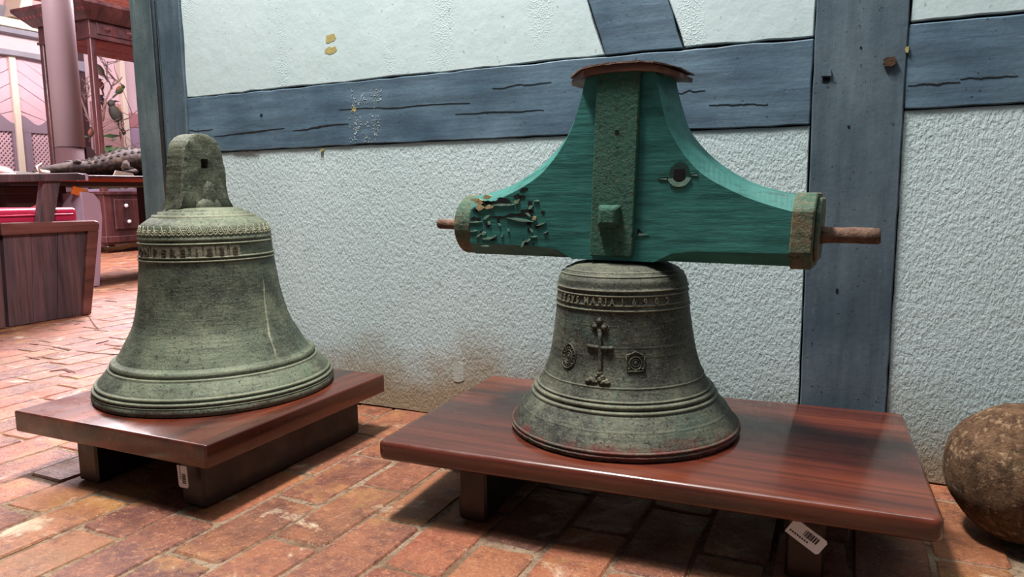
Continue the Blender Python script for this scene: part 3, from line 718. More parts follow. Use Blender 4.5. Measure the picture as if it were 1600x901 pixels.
# chipped square bolt hole to the right of the strap
hc = (.1550, .8370)
def disc(g, r, w0, w1, jit=0, n=22, sx=1, sz=1, c=hc):
    rr = random.Random(9); g.prism([(c[0]+sx*r*math.cos(2*PI*k/n)*(1+rr.uniform(-jit, jit)), c[1]+sz*r*math.sin(2*PI*k/n)*(1+rr.uniform(-jit, jit))) for k in range(n)], w0, w1, lambda a, b, d: Y(a, d, b)); return g
DKG = flat('dark_green_recess', (20, 56, 50), .7, nscale=60); LTG = flat('pale_chipped_paint', (118, 150, 134), .7, nscale=60)
disc(MB(), .0290, -T/2-.0012, -T/2+.002, .08, sx=.85).build('chipped_recess', DKG, yoke)
g = MB(); g.prism([(hc[0]+r*math.cos(math.radians(a)), hc[1]+r*.98*math.sin(math.radians(a))) for r, rng in ((.0285, range(200, 345, 12)), (.0175, range(340, 198, -12))) for a in rng], -T/2-.0030, -T/2, lambda a, b, d: Y(a, d, b))
g.build('chipped_rim', LTG, yoke)
MB().prism([(hc[0]-.013, hc[1]-.014), (hc[0]+.011, hc[1]-.014), (hc[0]+.011, hc[1]+.012), (hc[0]-.013, hc[1]+.012)], -T/2-.0026, -T/2, lambda a, b, d: Y(a, d, b)).build('bolt_hole', HOLE, yoke)
for u0, u1, z in [(.104, .128, .8295), (.178, .196, .8375)]: MB().prism([(u0, z), (u1, z-.003), (u1, z+.003)], -T/2-.0015, -T/2, lambda a, b, d: Y(a, d, b)).build('split', HOLE, yoke)
MB().prism([(.060, .690), (.078, .700), (.062, .712)], -T/2-.0012, -T/2, lambda a, b, d: Y(a, d, b)).build('split', HOLE, yoke)
MB().prism([(.062, .694), (.090, .698), (.066, .702)], -T/2-.0016, -T/2, lambda a, b, d: Y(a, d, b)).build('splinter', LTG, yoke)
for u0, u1, z in [(.106, .126, .8275), (.180, .196, .8355)]: MB().prism([(u0, z), (u1, z-.002), (u1, z+.002)], -T/2-.0020, -T/2, lambda a, b, d: Y(a, d, b)).build('splinter', LTG, yoke)
# rotted, gouged left arm: dark gouges with pale lips and bare wood
def onyoke(px, py):
    nn = Vector((-sph, cph, 0)); o_ = Vector((YO[0], YO[1], 0))-nn*T/2
    d = CF+CR*(px-800)/FPX-CU*(py-450.5)/FPX; t = (o_-EYE).dot(nn)/d.dot(nn); q = EYE+d*t-o_
    z = q.z; return q.dot(Vector((cph, sph, 0)))-.0423*(z-.78), z
rg = random.Random(21)
gd, gl, gs = ('gouge', HOLE), ('splinter', LTG), ('bare_wood', SPLIT)
def sliver(g, px, py, L, H, ang, dep, k=9):
    c = onyoke(px, py); ca, sa = math.cos(ang), math.sin(ang); l, h = L/600/2*1.1, H/600/2*1.3; P = []
    for i in range(k*2):
        s_ = -1+2*(i/(k-1)) if i < k else 1-2*((i-k)/(k-1)); e = (1-abs(s_)**1.6)*h*rg.uniform(.5, 1.3)*(1 if i < k else -1)
        P.append((c[0]+s_*l*ca-e*sa, c[1]+s_*l*sa+e*ca))
    MB().prism(P, -T/2-dep, -T/2+.001, lambda a, b, d: Y(a, d, b)).build(g[0], g[1], yoke)
Q = lambda x, y: (700+x/6.93, 290+y/6.93)
for x, y, L, H, a in [(400, 195, 36, 6, -.05), (600, 155, 22, 5, -.1), (560, 190, 40, 5, 0), (760, 120, 16, 6, 0), (820, 45, 14, 4, .3), (800, 130, 12, 5, .3), (700, 325, 26, 4, .1), (860, 280, 22, 5, -.1), (820, 320, 30, 7, 0),
                      (300, 370, 18, 7, 0), (560, 345, 30, 2.5, 0), (430, 440, 7, 7, .6), (360, 520, 14, 6, .6), (545, 385, 4, 8, .3), (880, 410, 9, 8, .4), (975, 440, 14, 5, .3), (1030, 290, 6, 5, .2), (880, 480, 8, 4, .8), (840, 620, 8, 11, .9), (925, 630, 4, 3, 0),
                      (1070, 515, 5, 2, .3), (890, 200, 8, 7, .8), (310, 275, 14, 5, 0), (900, 240, 10, 4, .5), (480, 590, 14, 3, 0)]:
    sliver(gd, *Q(x, y), L, H, a, .0012)
for x, y, L, H, a in [(600, 215, 36, 3.2, .02), (760, 180, 10, 4, 1.0), (780, 375, 44, 3.4, -.12), (300, 402, 22, 3, .05), (420, 350, 14, 4, .5), (450, 410, 6, 5, .8), (390, 525, 8, 6, .4), (340, 545, 12, 3, .6), (430, 580, 20, 3, .05),
                      (900, 240, 9, 4, .6), (870, 320, 10, 3, -.5), (1010, 420, 16, 2.4, .3), (905, 490, 8, 2.4, -.9), (820, 630, 14, 3.2, 1.0), (870, 600, 9, 3, .4), (660, 490, 5, 3, -.8), (560, 430, 6, 2, -.8), (930, 555, 10, 2.6, 0), (960, 170, 9, 2, 0), (500, 560, 10, 2.4, .4), (280, 500, 14, 2.4, .1),
                      (590, 545, 6, 2.4, 1.0), (1060, 510, 7, 2, .4), (400, 660, 16, 2.4, 0)]:
    sliver(gl, *Q(x, y), L, H, a, .0030)
for x, y, L, H, a in [(350, 245, 14, 9, 0), (450, 240, 16, 5, .1), (320, 165, 22, 5, -.1), (430, 130, 16, 6, .1), (940, 360, 7, 5, .6), (740, 185, 6, 4, .9), (340, 195, 16, 4, 0)]:
    sliver(gs, *Q(x, y), L, H, a, .0038)
# cap boards
def cap(z0_, th, hl, hw, ch, droop, name, mat):
    g = MB(); nu = 16; vs = []
    for sgn in (0, 1):
        for i in range(nu+1):
            u = -hl+2*hl*i/nu; hwid = hw-max(0, abs(u)-(hl-ch))*(hw*.45/ch); dz = -droop*(abs(u)/hl)**2.4
            for j in range(5):
                v = -hwid+2*hwid*j/4; vs.append(Y(u, v, z0_+dz+sgn*th*(1-.35*(abs(u)/hl)**3)+rg.uniform(-.0008, .0008)))
    m5 = 5*(nu+1); fs = []
    for i in range(nu):
        for j in range(4):
            a = i*5+j; fs += [(a, a+1, a+6, a+5), (m5+a, m5+a+5, m5+a+6, m5+a+1)]
        fs += [(i*5, i*5+5, m5+i*5+5, m5+i*5), (i*5+4, m5+i*5+4, m5+i*5+9, i*5+9)]
    for j in range(4): fs += [(j, m5+j, m5+j+1, j+1), (nu*5+j, nu*5+j+1, m5+nu*5+j+1, m5+nu*5+j)]
    return g.add(vs, fs).build(name, mat, yoke)
cap(1.0745, .0165, .134, .106, .05, .016, 'cap_board', CAPW); cap(1.0915, .0040, .138, .110, .05, .016, 'cap_sheet', PIN)

# ------------------------------------------------------------------ stone ball
bc = Vector((.3675, -.2620, .1570))
g = MB().ball(bc, .158, .158, .1565, 72, 48, .035, 2.2)
o = g.build('stone_ball', STONE, org=(bc.x, bc.y, .0)); tag(o, 'rough brown stone ball on the floor beside the long stand', 'stone ball')

# ------------------------------------------------------------------ hall beyond the wall (coordinates given in metres)
def K(x, y, z): return (x/S, y/S, z/S)
def bx(a, b): return MB().box(K(*a), K(*b))
# bench with panelled side, red cushion and open armrest
bench = thing('wooden_bench', 'dark wooden bench with panelled side and open armrest at the left edge', 'bench', K(-3.3, .5, 0))
def side_y(z, y0, y1): return y0+(y1-y0)*z/.41
def tilted(name, mat, x0, x1, ya, yb, za, zb_, bev=.003):   # quad board on the bench side: y at floor/top
    P = [(side_y(za, *ya), za), (side_y(za, *yb), za), (side_y(zb_, *yb), zb_), (side_y(zb_, *ya), zb_)]
    return MB().prism(P, x0, x1, lambda a, b, d: K(d, a, b)).build(name, mat, bench, bevel=bev)
tilted('corner_stile', BENCHR, -3.13, -3.088, (.630, .694), (.668, .746), .002, .372, .004)
P = [(.325, .372), (.738, .372), (.744, .40), (.737, .413), (.72, .419), (.325, .424)]
MB().prism(P, -3.13, -3.085, lambda a, b, d: K(d, a, b)).build('top_rail', BENCHR, bench, bevel=.006)
ys = [(.318, .335), (.418, .452), (.516, .560), (.5745, .6275), (.630, .694)]
ys = [(.322, .335), (.42, .45), (.520, .562), (.590, .640), (.630, .694)]
for i in range(4):
    a, b = ys[i], ys[i+1]
    if i == 3: b = (.628, .692)
    tilted('side_board', BENCHW, -3.125, -3.098-.002*(i % 2), (a[0]+.001, a[1]+.001), (b[0]-.001, b[1]-.001), .002, .372, .002)
MB().prism([(-.1, .002), (.305, .002), (.318, .424), (-.1, .424)], -3.13, -3.09, lambda a, b, d: K(d, a, b)).build('side_board', BENCHW, bench, bevel=.003)
bx((-3.75, -.1, .002), (-3.125, .62, .40)).build('seat_box', BENCHW, bench)
g = MB()
for i in range(9):
    pass
bx((-3.68, -.1, .405), (-3.13, .675, .478)).build('cushion', CUSH, bench, bevel=.028, seg=3)
MB().tube([K(-3.128, -.08, .449), K(-3.128, .65, .449), K(-3.16, .673, .449), K(-3.6, .673, .449)], .006, 6).build('cushion_piping', CUSH, bench)
MB().prism([(.478, .418), (.541, .418), (.588, .598), (.517, .598)], -3.13, -3.092, lambda a, b, d: K(d, a, b)).build('armrest_post', BENCHW, bench, bevel=.004)
MB().prism([(-.1, .570), (.692, .596), (.694, .620), (.66, .628), (-.1, .600)], -3.135, -3.08, lambda a, b, d: K(d, a, b)).build('armrest_rail', BENCHW, bench, bevel=.004)
MB().prism([(.690, .5935), (.7015, .5945), (.7035, .620), (.690, .6265)], -3.138, -3.078, lambda a, b, d: K(d, a, b)).build('rail_end_cap', PEDM, bench)
# long table with crocodile and tortoise shell
tb = thing('display_table', 'long low table behind the bench carrying the crocodile', 'table', K(-4.4, 1.5, 0))
bx((-4.75, .55, .630), (-4.0, 2.6, .648)).build('tabletop', MAHOG, tb, bevel=.004)
bx((-4.72, .60, .612), (-4.03, 2.57, .630)).build('table_edge', REDC, tb)
bx((-4.70, .93, .586), (-4.05, 2.5, .612)).build('apron', flat('shaded_apron', (40, 18, 18), .6), tb)  # black of the shadow beneath the table edge painted into the apron
g = bx((-4.60, .96, .545), (-4.15, 1.30, .586)).build('plinth_moulding', BOXD, tb, bevel=.006)
MB().prism([(.985, 0.002), (1.285, 0.002), (1.285, .545), (.985, .545)], -4.56, -4.18, lambda a, b, d: K(d, a, b)).build('plinth', BOXD, tb)
bx((-4.6, 2.1, .002), (-4.2, 2.4, .586)).build('plinth', BOXD, tb)
pd = MB().prism([(1.30, .002), (1.365, .002), (1.418, .40), (1.412, .50), (1.375, .545), (1.30, .555)], -4.40, -4.02, lambda a, b, d: K(d, a, b)).build('pedestal', PEDM, org=K(-4.2, 1.37, 0), bevel=.006)
tag(pd, 'pale lilac pedestal with cut corner under the long table', 'pedestal')
oc = MB().prism([(1.255, .545), (1.345, .515), (1.365, .545), (1.33, .57), (1.27, .586)], -4.045, -4.035, lambda a, b, d: K(d, a, b)).build('orange_cloth', ORANGE, org=K(-4.04, 1.3, .55))
tag(oc, 'small orange cloth scrap hanging below the long table', 'cloth')
croc = thing('mounted_crocodile', 'mounted crocodile lying on the long table with its head to the left', 'crocodile', K(-4.35, 1.8, .648))
secs = [(1.235, .022, .012, .016), (1.28, .034, .024, .026), (1.36, .046, .034, .035), (1.42, .056, .040, .041), (1.47, .062, .046, .044), (1.51, .066, .046, .048), (1.56, .062, .044, .052), (1.62, .075, .052, .062), (1.70, .10, .066, .076), (1.80, .125, .084, .092), (1.95, .14, .095, .10), (2.2, .13, .09, .095), (2.4, .08, .06, .065), (2.55, .03, .03, .035)]
g = MB(); nn = 20; vs = []
for y, hw, hh, zc in secs:
    for k in range(nn):
        a = 2*PI*k/nn; vs.append(K(-4.33+hw*math.cos(a), y, .650+zc+hh*math.sin(a)*(1 if math.sin(a) > 0 else min(1, zc/hh*.98))))
fs = [(i*nn+k, i*nn+(k+1) % nn, (i+1)*nn+(k+1) % nn, (i+1)*nn+k) for i in range(len(secs)-1) for k in range(nn)]+[tuple(range(nn)), tuple(range(len(vs)-nn, len(vs)))]
g.add(vs, fs, True); g.ball(K(-4.29, 1.475, .735), .028, .040, .022, 10, 7); g.ball(K(-4.37, 1.475, .735), .028, .040, .022, 10, 7)
g.build('body', CROC, croc)
g = MB(); rc = random.Random(2)
for row in (-.5, -.17, .17, .5):
    for k in range(22):
        y = 1.55+k*.045; hw = interp([(s_[0], s_[1]) for s_ in secs], y); hh = interp([(s_[0], s_[2]) for s_ in secs], y); zc = interp([(s_[0], s_[3]) for s_ in secs], y)
        a = PI/2-row*1.5; p = Vector((-4.33+hw*math.cos(a), y, .650+zc+hh*math.sin(a))); q = .016
        g.add([K(p.x-q*.7, p.y-q, p.z-.004), K(p.x+q*.7, p.y-q, p.z-.004), K(p.x+q*.4, p.y+q, p.z-.004), K(p.x-q*.4, p.y+q, p.z-.004), K(p.x, p.y, p.z+.014)], [(0, 1, 4), (1, 2, 4), (2, 3, 4), (3, 0, 4), (3, 2, 1, 0)])
g.build('scutes', CROC, croc)
for sx in (-1, 1):
    MB().tube([K(-4.33+.085*sx, 1.76, .73), K(-4.33+.13*sx, 1.73, .695), K(-4.33+.145*sx, 1.78, .682), K(-4.33+.15*sx, 1.70, .670)], [.055, .042, .034, .020], 10).build('front_leg', CROC, croc)
g = MB(); g.tube([K(-4.30, 1.30, .668), K(-4.29, 1.245, .672), K(-4.28, 1.225, .700), K(-4.28, 1.255, .722)], [.022, .020, .012, .004], 8); g.tube([K(-4.31, 1.30, .664), K(-4.30, 1.25, .660), K(-4.30, 1.215, .660)], [.020, .016, .008], 8)
g.build('jaw_tip', BONE, croc)
sh = thing('tortoise_shell', 'domed brown tortoise shell on the long table at the far left', 'shell', K(-4.4, 1.02, .648))
g = MB(); 
g.lathe([(.001, .068), (.05, .062), (.09, .045), (.118, .020), (.130, .002), (.10, .001)], 28, lambda r, a, z: K(-4.38+r*.8*math.cos(a)*1.0, 1.03+r*math.sin(a), .649+z)).build('carapace', SHELL, sh)
g = MB(); g.lathe([(.128, .001), (.142, .004), (.128, .012)], 28, lambda r, a, z: K(-4.38+r*.8*math.cos(a), 1.03+r*math.sin(a), .649+z)).build('shell_rim', SHELL, sh)
for (y0, y1, h, lab) in [(.99, 1.115, .018, 'small white card in front of the tortoise shell'), (1.555, 1.70, .034, 'small beige folded card in front of the crocodile')]:
    P = [(y0, .6485), (y1, .6485), (y1-.01, .6485+h*.5), (y0+(.02 if h > .02 else 0), .6485+h)]
    c = MB().prism(P, -4.09, -4.085, lambda a, b, d: K(d, a, b)).build('caption_card', WHITE if h < .02 else BONE, org=K(-4.09, (y0+y1)/2, .6485)); tag(c, lab, 'card')
# column on a dark base
col = thing('round_column', 'smooth mauve round column rising behind the long table', 'column', K(-5.0, 1.905, 0))
MB().lathe([(.093, .87), (.093, 3.4)], 40, lambda r, a, z: K(-5.0+r*math.cos(a), 1.912+r*math.sin(a), z), cap=True).build('shaft', COLM, col)
MB().lathe([(.100, .002), (.088, .865)], 40, lambda r, a, z: K(-5.0+r*math.cos(a), 1.905+r*math.sin(a), z), cap=True).build('base', BOXD, col)
MB().prism([(2.015, .60), (2.015, .88), (2.050, .88), (2.145, .74), (2.155, .60)], -5.05, -4.98, lambda a, b, d: K(d, a, b)).build('side_bracket', BOXD, col)
# rope barriers
def rope(name, pts, r, mat, lab):
    P = []; o_ = Vector(K(*pts[0]))
    for s_ in range(3):
        Q_ = []
        n_ = 60
        for i in range(n_+1):
            t = i/n_*(len(pts)-1); k = min(int(t), len(pts)-2); f = t-k
            p = Vector(K(*pts[k]))*(1-f)+Vector(K(*pts[k+1]))*f; a = i*.9+s_*2*PI/3
            Q_.append(p+Vector((0, math.cos(a), math.sin(a)))*r*.55/S if abs((Vector(pts[0])-Vector(pts[-1])).y) < .2 else p+Vector((math.cos(a), 0, math.sin(a)))*r*.55/S)
        P.append(Q_)
    t = thing(name, lab, 'rope', o_)
    for Q_ in P: MB().tube(Q_, r*.62/S, 6).build('strand', mat, t)
rope('barrier_rope', [(-4.55, 1.30, .24), (-4.45, 1.45, .213), (-4.346, 1.606, .196), (-4.235, 1.658, .198), (-4.127, 1.715, .225), (-4.0, 1.80, .27), (-3.9, 1.88, .33)], .012, ROPE, 'brown twisted barrier rope sagging in front of the glass case')
rope('barrier_rope', [(-3.97, 1.13, .62), (-3.97, 1.10, .56), (-3.97, 1.05, .49), (-3.97, .95, .44), (-3.97, .80, .42)], .014, REDR, 'dark red barrier rope curving below the table at the far left')

# glass case (corner nearest the camera at x=-6.3, y=3.05)
X1, Y0, X0c, Y1 = -6.30, 3.05, -7.03, 4.45
case = thing('glass_display_case', 'tall dark wood and glass display case with carved cornice holding mounted birds', 'display case', K(-6.66, 3.75, 0))
for (x, y) in [(X1, Y0), (X0c, Y0), (X1, Y1), (X0c, Y1)]:
    sx = -1 if x == X1 else 1; sy = 1 if y == Y0 else -1
    bx((min(x, x+.055*sx), min(y, y+.055*sy), .55), (max(x, x+.055*sx), max(y, y+.055*sy), 1.96)).build('corner_post', MAHOG, case, bevel=.008)
bx((X0c, Y0, .08), (X1, Y1, .55)).build('base_cabinet', MAHOG, case, bevel=.008)
bx((X0c-.03, Y0-.03, .10), (X1+.03, Y1+.03, .16)).build('plinth', MAHOG, case, bevel=.01)
bx((X0c-.02, Y0-.02, .545), (X1+.02, Y1+.02, .575)).build('base_moulding', MAHOG, case, bevel=.006)
for x, y in [(X1-.06, Y0+.06), (X1-.06, Y1-.06), (X0c+.06, Y0+.06), (X0c+.06, Y1-.06)]:
    MB().ball(K(x, y, .05), .075, .075, .075, 12, 8).build('foot', MAHOG, case)
bx((X0c, Y0, 1.955), (X1, Y1, 2.13)).build('frieze', MAHOG, case, bevel=.006)
bx((X0c-.012, Y0-.012, 1.945), (X1+.012, Y1+.012, 1.968)).build('frieze_moulding', MAHOG, case)
# cornice flares outwards
c = [(X0c-.03, Y0-.03, X1+.03, Y1+.03, 2.10), (X0c-.16, Y0-.14, X1+.12, Y1+.14, 2.225), (X0c-.16, Y0-.14, X1+.12, Y1+.14, 2.255)]
vs = [K(x, y, r_[4]) for r_ in c for x, y in [(r_[0], r_[1]), (r_[2], r_[1]), (r_[2], r_[3]), (r_[0], r_[3])]]
MB().add(vs, [(i*4+k, i*4+(k+1) % 4, (i+1)*4+(k+1) % 4, (i+1)*4+k) for i in range(2) for k in range(4)]+[(0, 1, 2, 3), (11, 10, 9, 8)]).build('cornice', MAHOG, case)
REDW = m_wood('carved_red_wood', (122, 40, 40), (150, 58, 54), (170, 80, 72), .5, .1, 'z')
g = MB()
for k in range(29):                                   # scalloped teeth below the cornice, right face
    y = Y0-.10+k*.0525; g.add([K(X1+.10, y, 2.205), K(X1+.10, y+.048, 2.205), K(X1+.065, y+.024, 2.160), K(X1+.05, y, 2.20), K(X1+.05, y+.048, 2.20)], [(0, 1, 2), (0, 3, 2), (1, 2, 4), (0, 1, 4, 3), (3, 4, 2)])
for k in range(18):
    x = X0c-.12+k*.0525; g.add([K(x, Y0-.12, 2.205), K(x+.048, Y0-.12, 2.205), K(x+.024, Y0-.085, 2.160), K(x, Y0-.07, 2.20), K(x+.048, Y0-.07, 2.20)], [(0, 1, 2), (0, 3, 2), (1, 2, 4), (0, 1, 4, 3), (3, 4, 2)])
g.build('carved_teeth', REDW, case)
for y0_, y1_ in [(Y0+.07, Y1-.07)]:
    bx((X1, y0_, 1.99), (X1+.008, y1_, 2.09)).build('frieze_panel', MAHOG, case, bevel=.003, label='raised frieze panel')
for y in (Y0+.17, Y0+.40, Y0+.7, Y0+1.0):
    MB().add([K(X1+.008, y-.035, 2.04), K(X1+.008, y, 2.005), K(X1+.008, y+.035, 2.04), K(X1+.008, y, 2.075), K(X1+.04, y, 2.04)], [(0, 1, 4), (1, 2, 4), (2, 3, 4), (3, 0, 4), (3, 2, 1, 0)]).build('diamond_boss', MAHOG, case)
MB().add([K(X1-.2-.035, Y0-.008, 2.04), K(X1-.2, Y0-.008, 2.005), K(X1-.2+.035, Y0-.008, 2.04), K(X1-.2, Y0-.008, 2.075), K(X1-.2, Y0-.04, 2.04)], [(0, 1, 4), (1, 2, 4), (2, 3, 4), (3, 0, 4), (3, 2, 1, 0)]).build('diamond_boss', MAHOG, case)
dr = bx((X1, Y0+.09, .22), (X1+.018, Y0+.66, .50)).build('drawer', MAHOG, case, bevel=.008)
for y, z in [(Y0+.20, .44), (Y0+.40, .36), (Y0+.22, .29)]:
    MB().ball(K(X1+.034, y, z), .028, .028, .028, 10, 7).build('knob', KNOB, dr)
bx((X1, Y0+.72, .22), (X1+.018, Y1-.09, .50)).build('drawer', MAHOG, case, bevel=.008)
bx((X0c+.09, Y0-.018, .22), (X1-.09, Y0, .50)).build('side_panel', MAHOG, case, bevel=.008)
bx((X1-.020, Y0+.055, .575), (X1-.016, Y1-.055, 1.945)).build('glass_pane', GLASS, case)
bx((X0c+.055, Y0+.016, .575), (X1-.055, Y0+.020, 1.945)).build('glass_pane', GLASS, case)
bx((X0c+.016, Y0+.055, .575), (X0c+.020, Y1-.055, 1.945)).build('glass_pane', GLASS, case)
bx((X0c+.055, Y1-.020, .575), (X1-.055, Y1-.016, 1.945)).build('glass_pane', GLASS, case)
bx((X0c+.01, Y0+.05, 1.935), (X1-.03, Y1-.05, 1.95)).build('inner_ceiling', REDC, case)
bx((X0c+.02, Y0+.05, .575), (X1-.03, Y1-.05, .60)).build('case_floor', PEDM, case)
# branches and birds inside
tree = thing('dry_branches', 'bare forked branches standing inside the glass case', 'branch', K(-6.6, 3.35, .60))
rt = random.Random(14)
def twig(a, b, r, depth, g):
    a, b = Vector(a), Vector(b); m_ = (a+b)/2+Vector((rt.uniform(-.03, .03), rt.uniform(-.03, .03), 0)); g.tube([K(*a), K(*m_), K(*b)], [r/S, r*.8/S, r*.55/S], 6)
    if depth:
        for k in range(3):
            t = rt.uniform(.35, 1); p = a.lerp(b, t); d = Vector((rt.uniform(-.5, .5), rt.uniform(-1, 1), rt.uniform(.1, 1))).normalized()*rt.uniform(.12, .28)
            q = p+d; q.x = min(max(q.x, X0c+.1), X1-.08); q.y = min(max(q.y, Y0+.09), Y1-.1); q.z = min(q.z, 1.85); twig(p, q, r*.55, depth-1, g)
for k, (a, b) in enumerate([((-6.55, 3.25, .60), (-6.6, 3.32, 1.25)), ((-6.6, 3.32, 1.25), (-6.55, 3.45, 1.65)), ((-6.6, 3.3, 1.0), (-6.7, 3.15, 1.6)), ((-6.5, 3.35, .61), (-6.45, 3.75, 1.15)), ((-6.75, 3.3, .61), (-6.8, 3.2, 1.3)), ((-6.6, 3.5, .61), (-6.6, 3.5, 1.4))]):
    g = MB(); twig(a, b, .013, 2, g); g.build('branch', BRANCH, tree)
g = MB()
for k in range(110):
    y = rt.uniform(3.15, 3.6); x = rt.uniform(-6.9, -6.42); z = .60+rt.random()**1.6*.5; p = Vector((x, y, z)); d = Vector((0, rt.uniform(-1, 1), rt.uniform(-.6, 1))).normalized()*.024; e = Vector((rt.uniform(-.5, .5), d.z, -d.y))*.35
    g.add([K(*(p-d)), K(*(p+e)), K(*(p+d)), K(*(p-e))], [(0, 1, 2, 3)])
g.build('leaves', LEAF, tree, kind='stuff')
def bird(px, py, depth, sz, face, lean, body_c, breast_c, lab, beak_c=(40, 34, 30)):
    d = CF+CR*(px-800)/FPX-CU*(py-450.5)/FPX; p = EYE*S+d*depth
    p.x = min(max(p.x, X0c+.12), X1-.10); p.y = max(p.y, Y0+.10)
    t = thing('mounted_bird', lab, 'bird', K(p.x, p.y, p.z-.4*sz), 'mounted birds in the glass case')
    B = flat('plumage', body_c, .7, nscale=60, bump=.3); R_ = flat('plumage_breast', breast_c, .7, nscale=60, bump=.3)
    ax = Vector((-.55, .83, 0))*-face if False else Vector((.0, face, 0)); up = (Vector((0, 0, 1))*math.cos(lean)+ax*math.sin(lean)).normalized(); fw = up.cross(Vector((1, 0, 0))*face*-1).normalized()
    f = lambda a, b, c: K(p.x+c, p.y+(fw.y*a+up.y*b), p.z+(fw.z*a+up.z*b))
    def ell(ca, cb, ra, rb, rc_, mat, nm, n=14):
        vs = []; m = 9
        for i in range(m+1):
            th = PI*i/m
            for k in range(n):
                a = 2*PI*k/n; vs.append(f(ca+ra*math.sin(th)*math.cos(a), cb+rb*math.cos(th), rc_*math.sin(th)*math.sin(a)))
        return MB().add(vs, [(i*n+k, (i+1)*n+k, (i+1)*n+(k+1) % n, i*n+(k+1) % n) for i in range(m) for k in range(n)], True).build(nm, mat, t)
    ell(0, 0, .22*sz, .36*sz, .20*sz, B, 'body'); ell(.07*sz, .02*sz, .19*sz, .28*sz, .17*sz, R_, 'breast'); ell(.04*sz, .40*sz, .14*sz, .14*sz, .12*sz, B, 'head')
    MB().tube([f(.13*sz, .42*sz, 0), f(.26*sz, .40*sz, 0), f(.40*sz, .33*sz, 0)], [.05*sz/S, .035*sz/S, .006*sz/S], 8).build('beak', flat('beak_horn', beak_c, .4, bump=0), t)
    MB().prism([(-.06, -.25), (.06, -.25), (.04, -.78), (-.08, -.80)], -.035*sz, .035*sz, lambda a, b, c: f(a*sz-.06*sz, b*sz, c)).build('tail', B, t)
    for s_ in (-1, 1): MB().tube([f(.05*sz, -.26*sz, s_*.05*sz), f(.09*sz, -.44*sz, s_*.05*sz)], .012*sz/S, 5).build('leg', flat('bird_leg', (90, 70, 60), .6, bump=0), t)
bird(128, 113, 7.35, .17, 1, -.6, (120, 116, 96), (140, 132, 112), 'grey green mounted bird perched highest behind the column')
bird(158, 133, 7.2, .12, -1, .3, (120, 60, 48), (150, 78, 60), 'small red brown mounted bird near the top of the branches')
bird(187, 141, 7.2, .14, 1, .9, (86, 104, 70), (196, 128, 60), 'green mounted bird with an orange breast leaning to the right', (60, 50, 40))
bird(160, 158, 7.2, .12, -1, .2, (44, 40, 44), (60, 56, 62), 'small black mounted bird beside the corner post')
bird(181, 178, 7.1, .26, -1, .5, (76, 74, 66), (232, 168, 72), 'large dark mounted bird with a yellow orange breast')
bird(138, 208, 7.2, .12, 1, .4, (118, 72, 58), (168, 108, 84), 'small rusty mounted bird low behind the corner post')

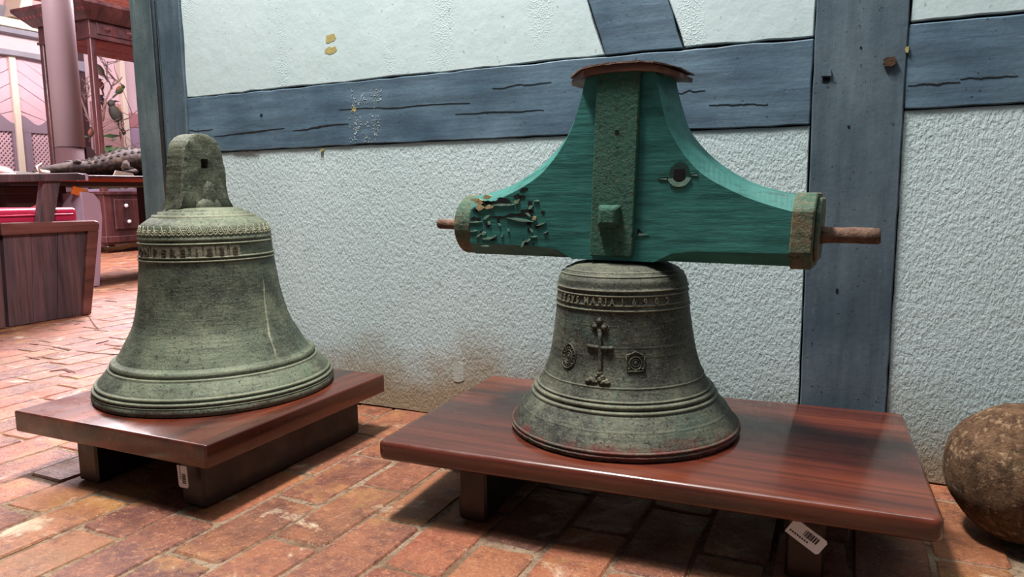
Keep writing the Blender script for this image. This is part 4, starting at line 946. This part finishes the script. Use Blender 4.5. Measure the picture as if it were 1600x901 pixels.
# far wall with doors, header beams and ceiling
wf = bx((-8.9, 2.2, 0), (-8.62, 8.5, 3.4)).build('wall_far', PINKW); tag(wf, kind='structure'); wf['label'] = 'pink washed far wall of the hall'
bx((-8.62, 2.4, 2.385), (-8.46, 4.9, 2.475)).build('cornice_beam', CREAMW, wf, bevel=.01)
bx((-8.62, 2.4, 2.325), (-8.50, 4.9, 2.385)).build('grey_moulding', GREYST, wf, bevel=.006)
P = [(3.0, 2.02)]+[(3.0+.1*k, 2.02+.065*math.sin(PI*k/15)) for k in range(1, 16)]+[(4.5, 2.14), (3.0, 2.14)]
MB().prism(P, -8.62, -8.48, lambda a, b, d: K(d, a, b)).build('arched_lintel', GREYST, wf, bevel=.005)
door = thing('door_1', None, None, K(-8.6, 3.7, 0), kind='structure'); door['label'] = 'pink double door with herringbone boards and lattice panels'
for side in (-1, 1):
    ya, yb = (3.12, 3.662) if side < 0 else (3.738, 4.30)
    for k in range(12):
        p = .152; z0_ = 1.0+k*p; sl = .62
        za = z0_+(0 if side < 0 else sl*(yb-ya)); zb_ = z0_+(sl*(yb-ya) if side < 0 else 0)
        lo, hi = 1.32, 2.10
        P = [(ya, za), (yb, zb_), (yb, zb_+p-.008), (ya, za+p-.008)]
        if max(za, zb_)+p < lo or min(za, zb_) > hi: continue
        P = [(a, min(max(b, lo), hi)) for a, b in P]
        if max(b for a, b in P)-min(b for a, b in P) < .02: continue
        MB().prism(P, -8.60, -8.575+(.004 if k % 2 else 0), lambda a, b, d: K(d, a, b)).build('board', DOORP, door)
    # scalloped rail, stiles and lattice
    m_ = 16; P = [(ya, 1.46), (yb, 1.46)]
    P = [(ya+(yb-ya)*k/m_, (1.40+.05*math.cos(2*PI*k/m_*1.5)) ) for k in range(m_+1)]+[(yb, 1.26), (ya, 1.26)]
    MB().prism(P, -8.60, -8.556, lambda a, b, d: K(d, a, b)).build('scalloped_rail', MAUVE, door)
    bx((-8.60, ya, .05), (-8.56, yb, .55)).build('bottom_rail', MAUVE, door)
    s0, s1 = (ya, 3.20) if side < 0 else (3.738, 3.835)
    bx((-8.60, s0, .5), (-8.56, s1, 1.27)).build('stile', MAUVE, door)
    bx((-8.60, yb-.05 if side > 0 else yb-.03, .5), (-8.56, yb, 1.27)).build('stile', MAUVE, door)
    bx((-8.612, ya, .5), (-8.60, yb, 1.27)).build('backing', MAUVE, door)
    la, lb = (3.20, 3.632) if side < 0 else (3.835, 4.25)
    g = MB()
    for dirn in (-1, 1):
        for k in range(-14, 22):
            y0_ = la+k*.047; z0_, z1_ = .55, 1.262; y1_ = y0_+dirn*(z1_-z0_)*.9
            # clip to the opening
            t0, t1 = 0., 1.
            dy = y1_-y0_
            for lim, sg in ((la, 1), (lb, -1)):
                f0 = (y0_-lim)*sg; f1 = (y1_-lim)*sg
                if f0 < 0 and f1 < 0: t0 = 2; break
                if f0 < 0: t0 = max(t0, f0/(f0-f1))
                elif f1 < 0: t1 = min(t1, f0/(f0-f1))
            if t1-t0 < .03 or t0 > 1: continue
            A = (y0_+dy*t0, z0_+(z1_-z0_)*t0); B_ = (y0_+dy*t1, z0_+(z1_-z0_)*t1); h = .0105
            g.prism([(A[0]-h, A[1]), (A[0]+h, A[1]), (B_[0]+h, B_[1]), (B_[0]-h, B_[1])], -8.596+(.006 if dirn > 0 else 0), -8.588+(.006 if dirn > 0 else 0), lambda a, b, d: K(d, a, b))
    g.build('lattice', DOORP, door, kind='stuff')
bx((-8.60, 3.664, 1.30), (-8.54, 3.736, 2.10)).build('centre_strip', CREAMW, door, bevel=.008)
bx((-8.60, 3.662, .05), (-8.53, 3.725, 1.46)).build('centre_bar', CREAMW, door, bevel=.005, label='bright cream centre bar')
# wall right of the door seen through the case
bx((-8.62, 4.42, .0), (-8.56, 4.55, 2.3)).build('timber_post', MAHOG, wf)
bx((-8.62, 5.02, .0), (-8.55, 5.09, 2.5)).build('window_frame', CREAMW, wf, bevel=.005)
bx((-8.62, 5.09, .3), (-8.585, 7.5, 1.42)).build('lower_panel', PEDM, wf)
bx((-8.62, 5.09, 1.42), (-8.575, 7.5, 1.60)).build('rail', flat('dusty_rose_paint', (196, 140, 144), .7), wf)
bx((-8.62, 4.62, .0), (-8.59, 5.02, 1.7)).build('rose_panel', flat('rose_panel_paint', (200, 160, 156), .7), wf)
# ceiling boards and beam
ce = bx((-8.7, 2.0, 2.78), (-6.0, 8.0, 2.86)).build('ceiling', REDC); tag(ce, kind='structure')
for k in range(17):
    bx((-8.62+k*.155, 2.05, 2.762), (-8.62+k*.155+.147, 7.9, 2.782)).build('ceiling_board', REDC, ce)
MB().prism([(3.665, 2.49), (3.80, 2.49), (3.85, 2.76), (3.74, 2.76)], -8.60, -8.30, lambda a, b, d: K(d, a, b)).build('beam_end', CREAMW, ce, bevel=.01)
bx((-8.62, 2.05, 2.475), (-8.56, 4.6, 2.62)).build('grey_band', GREYST, wf)
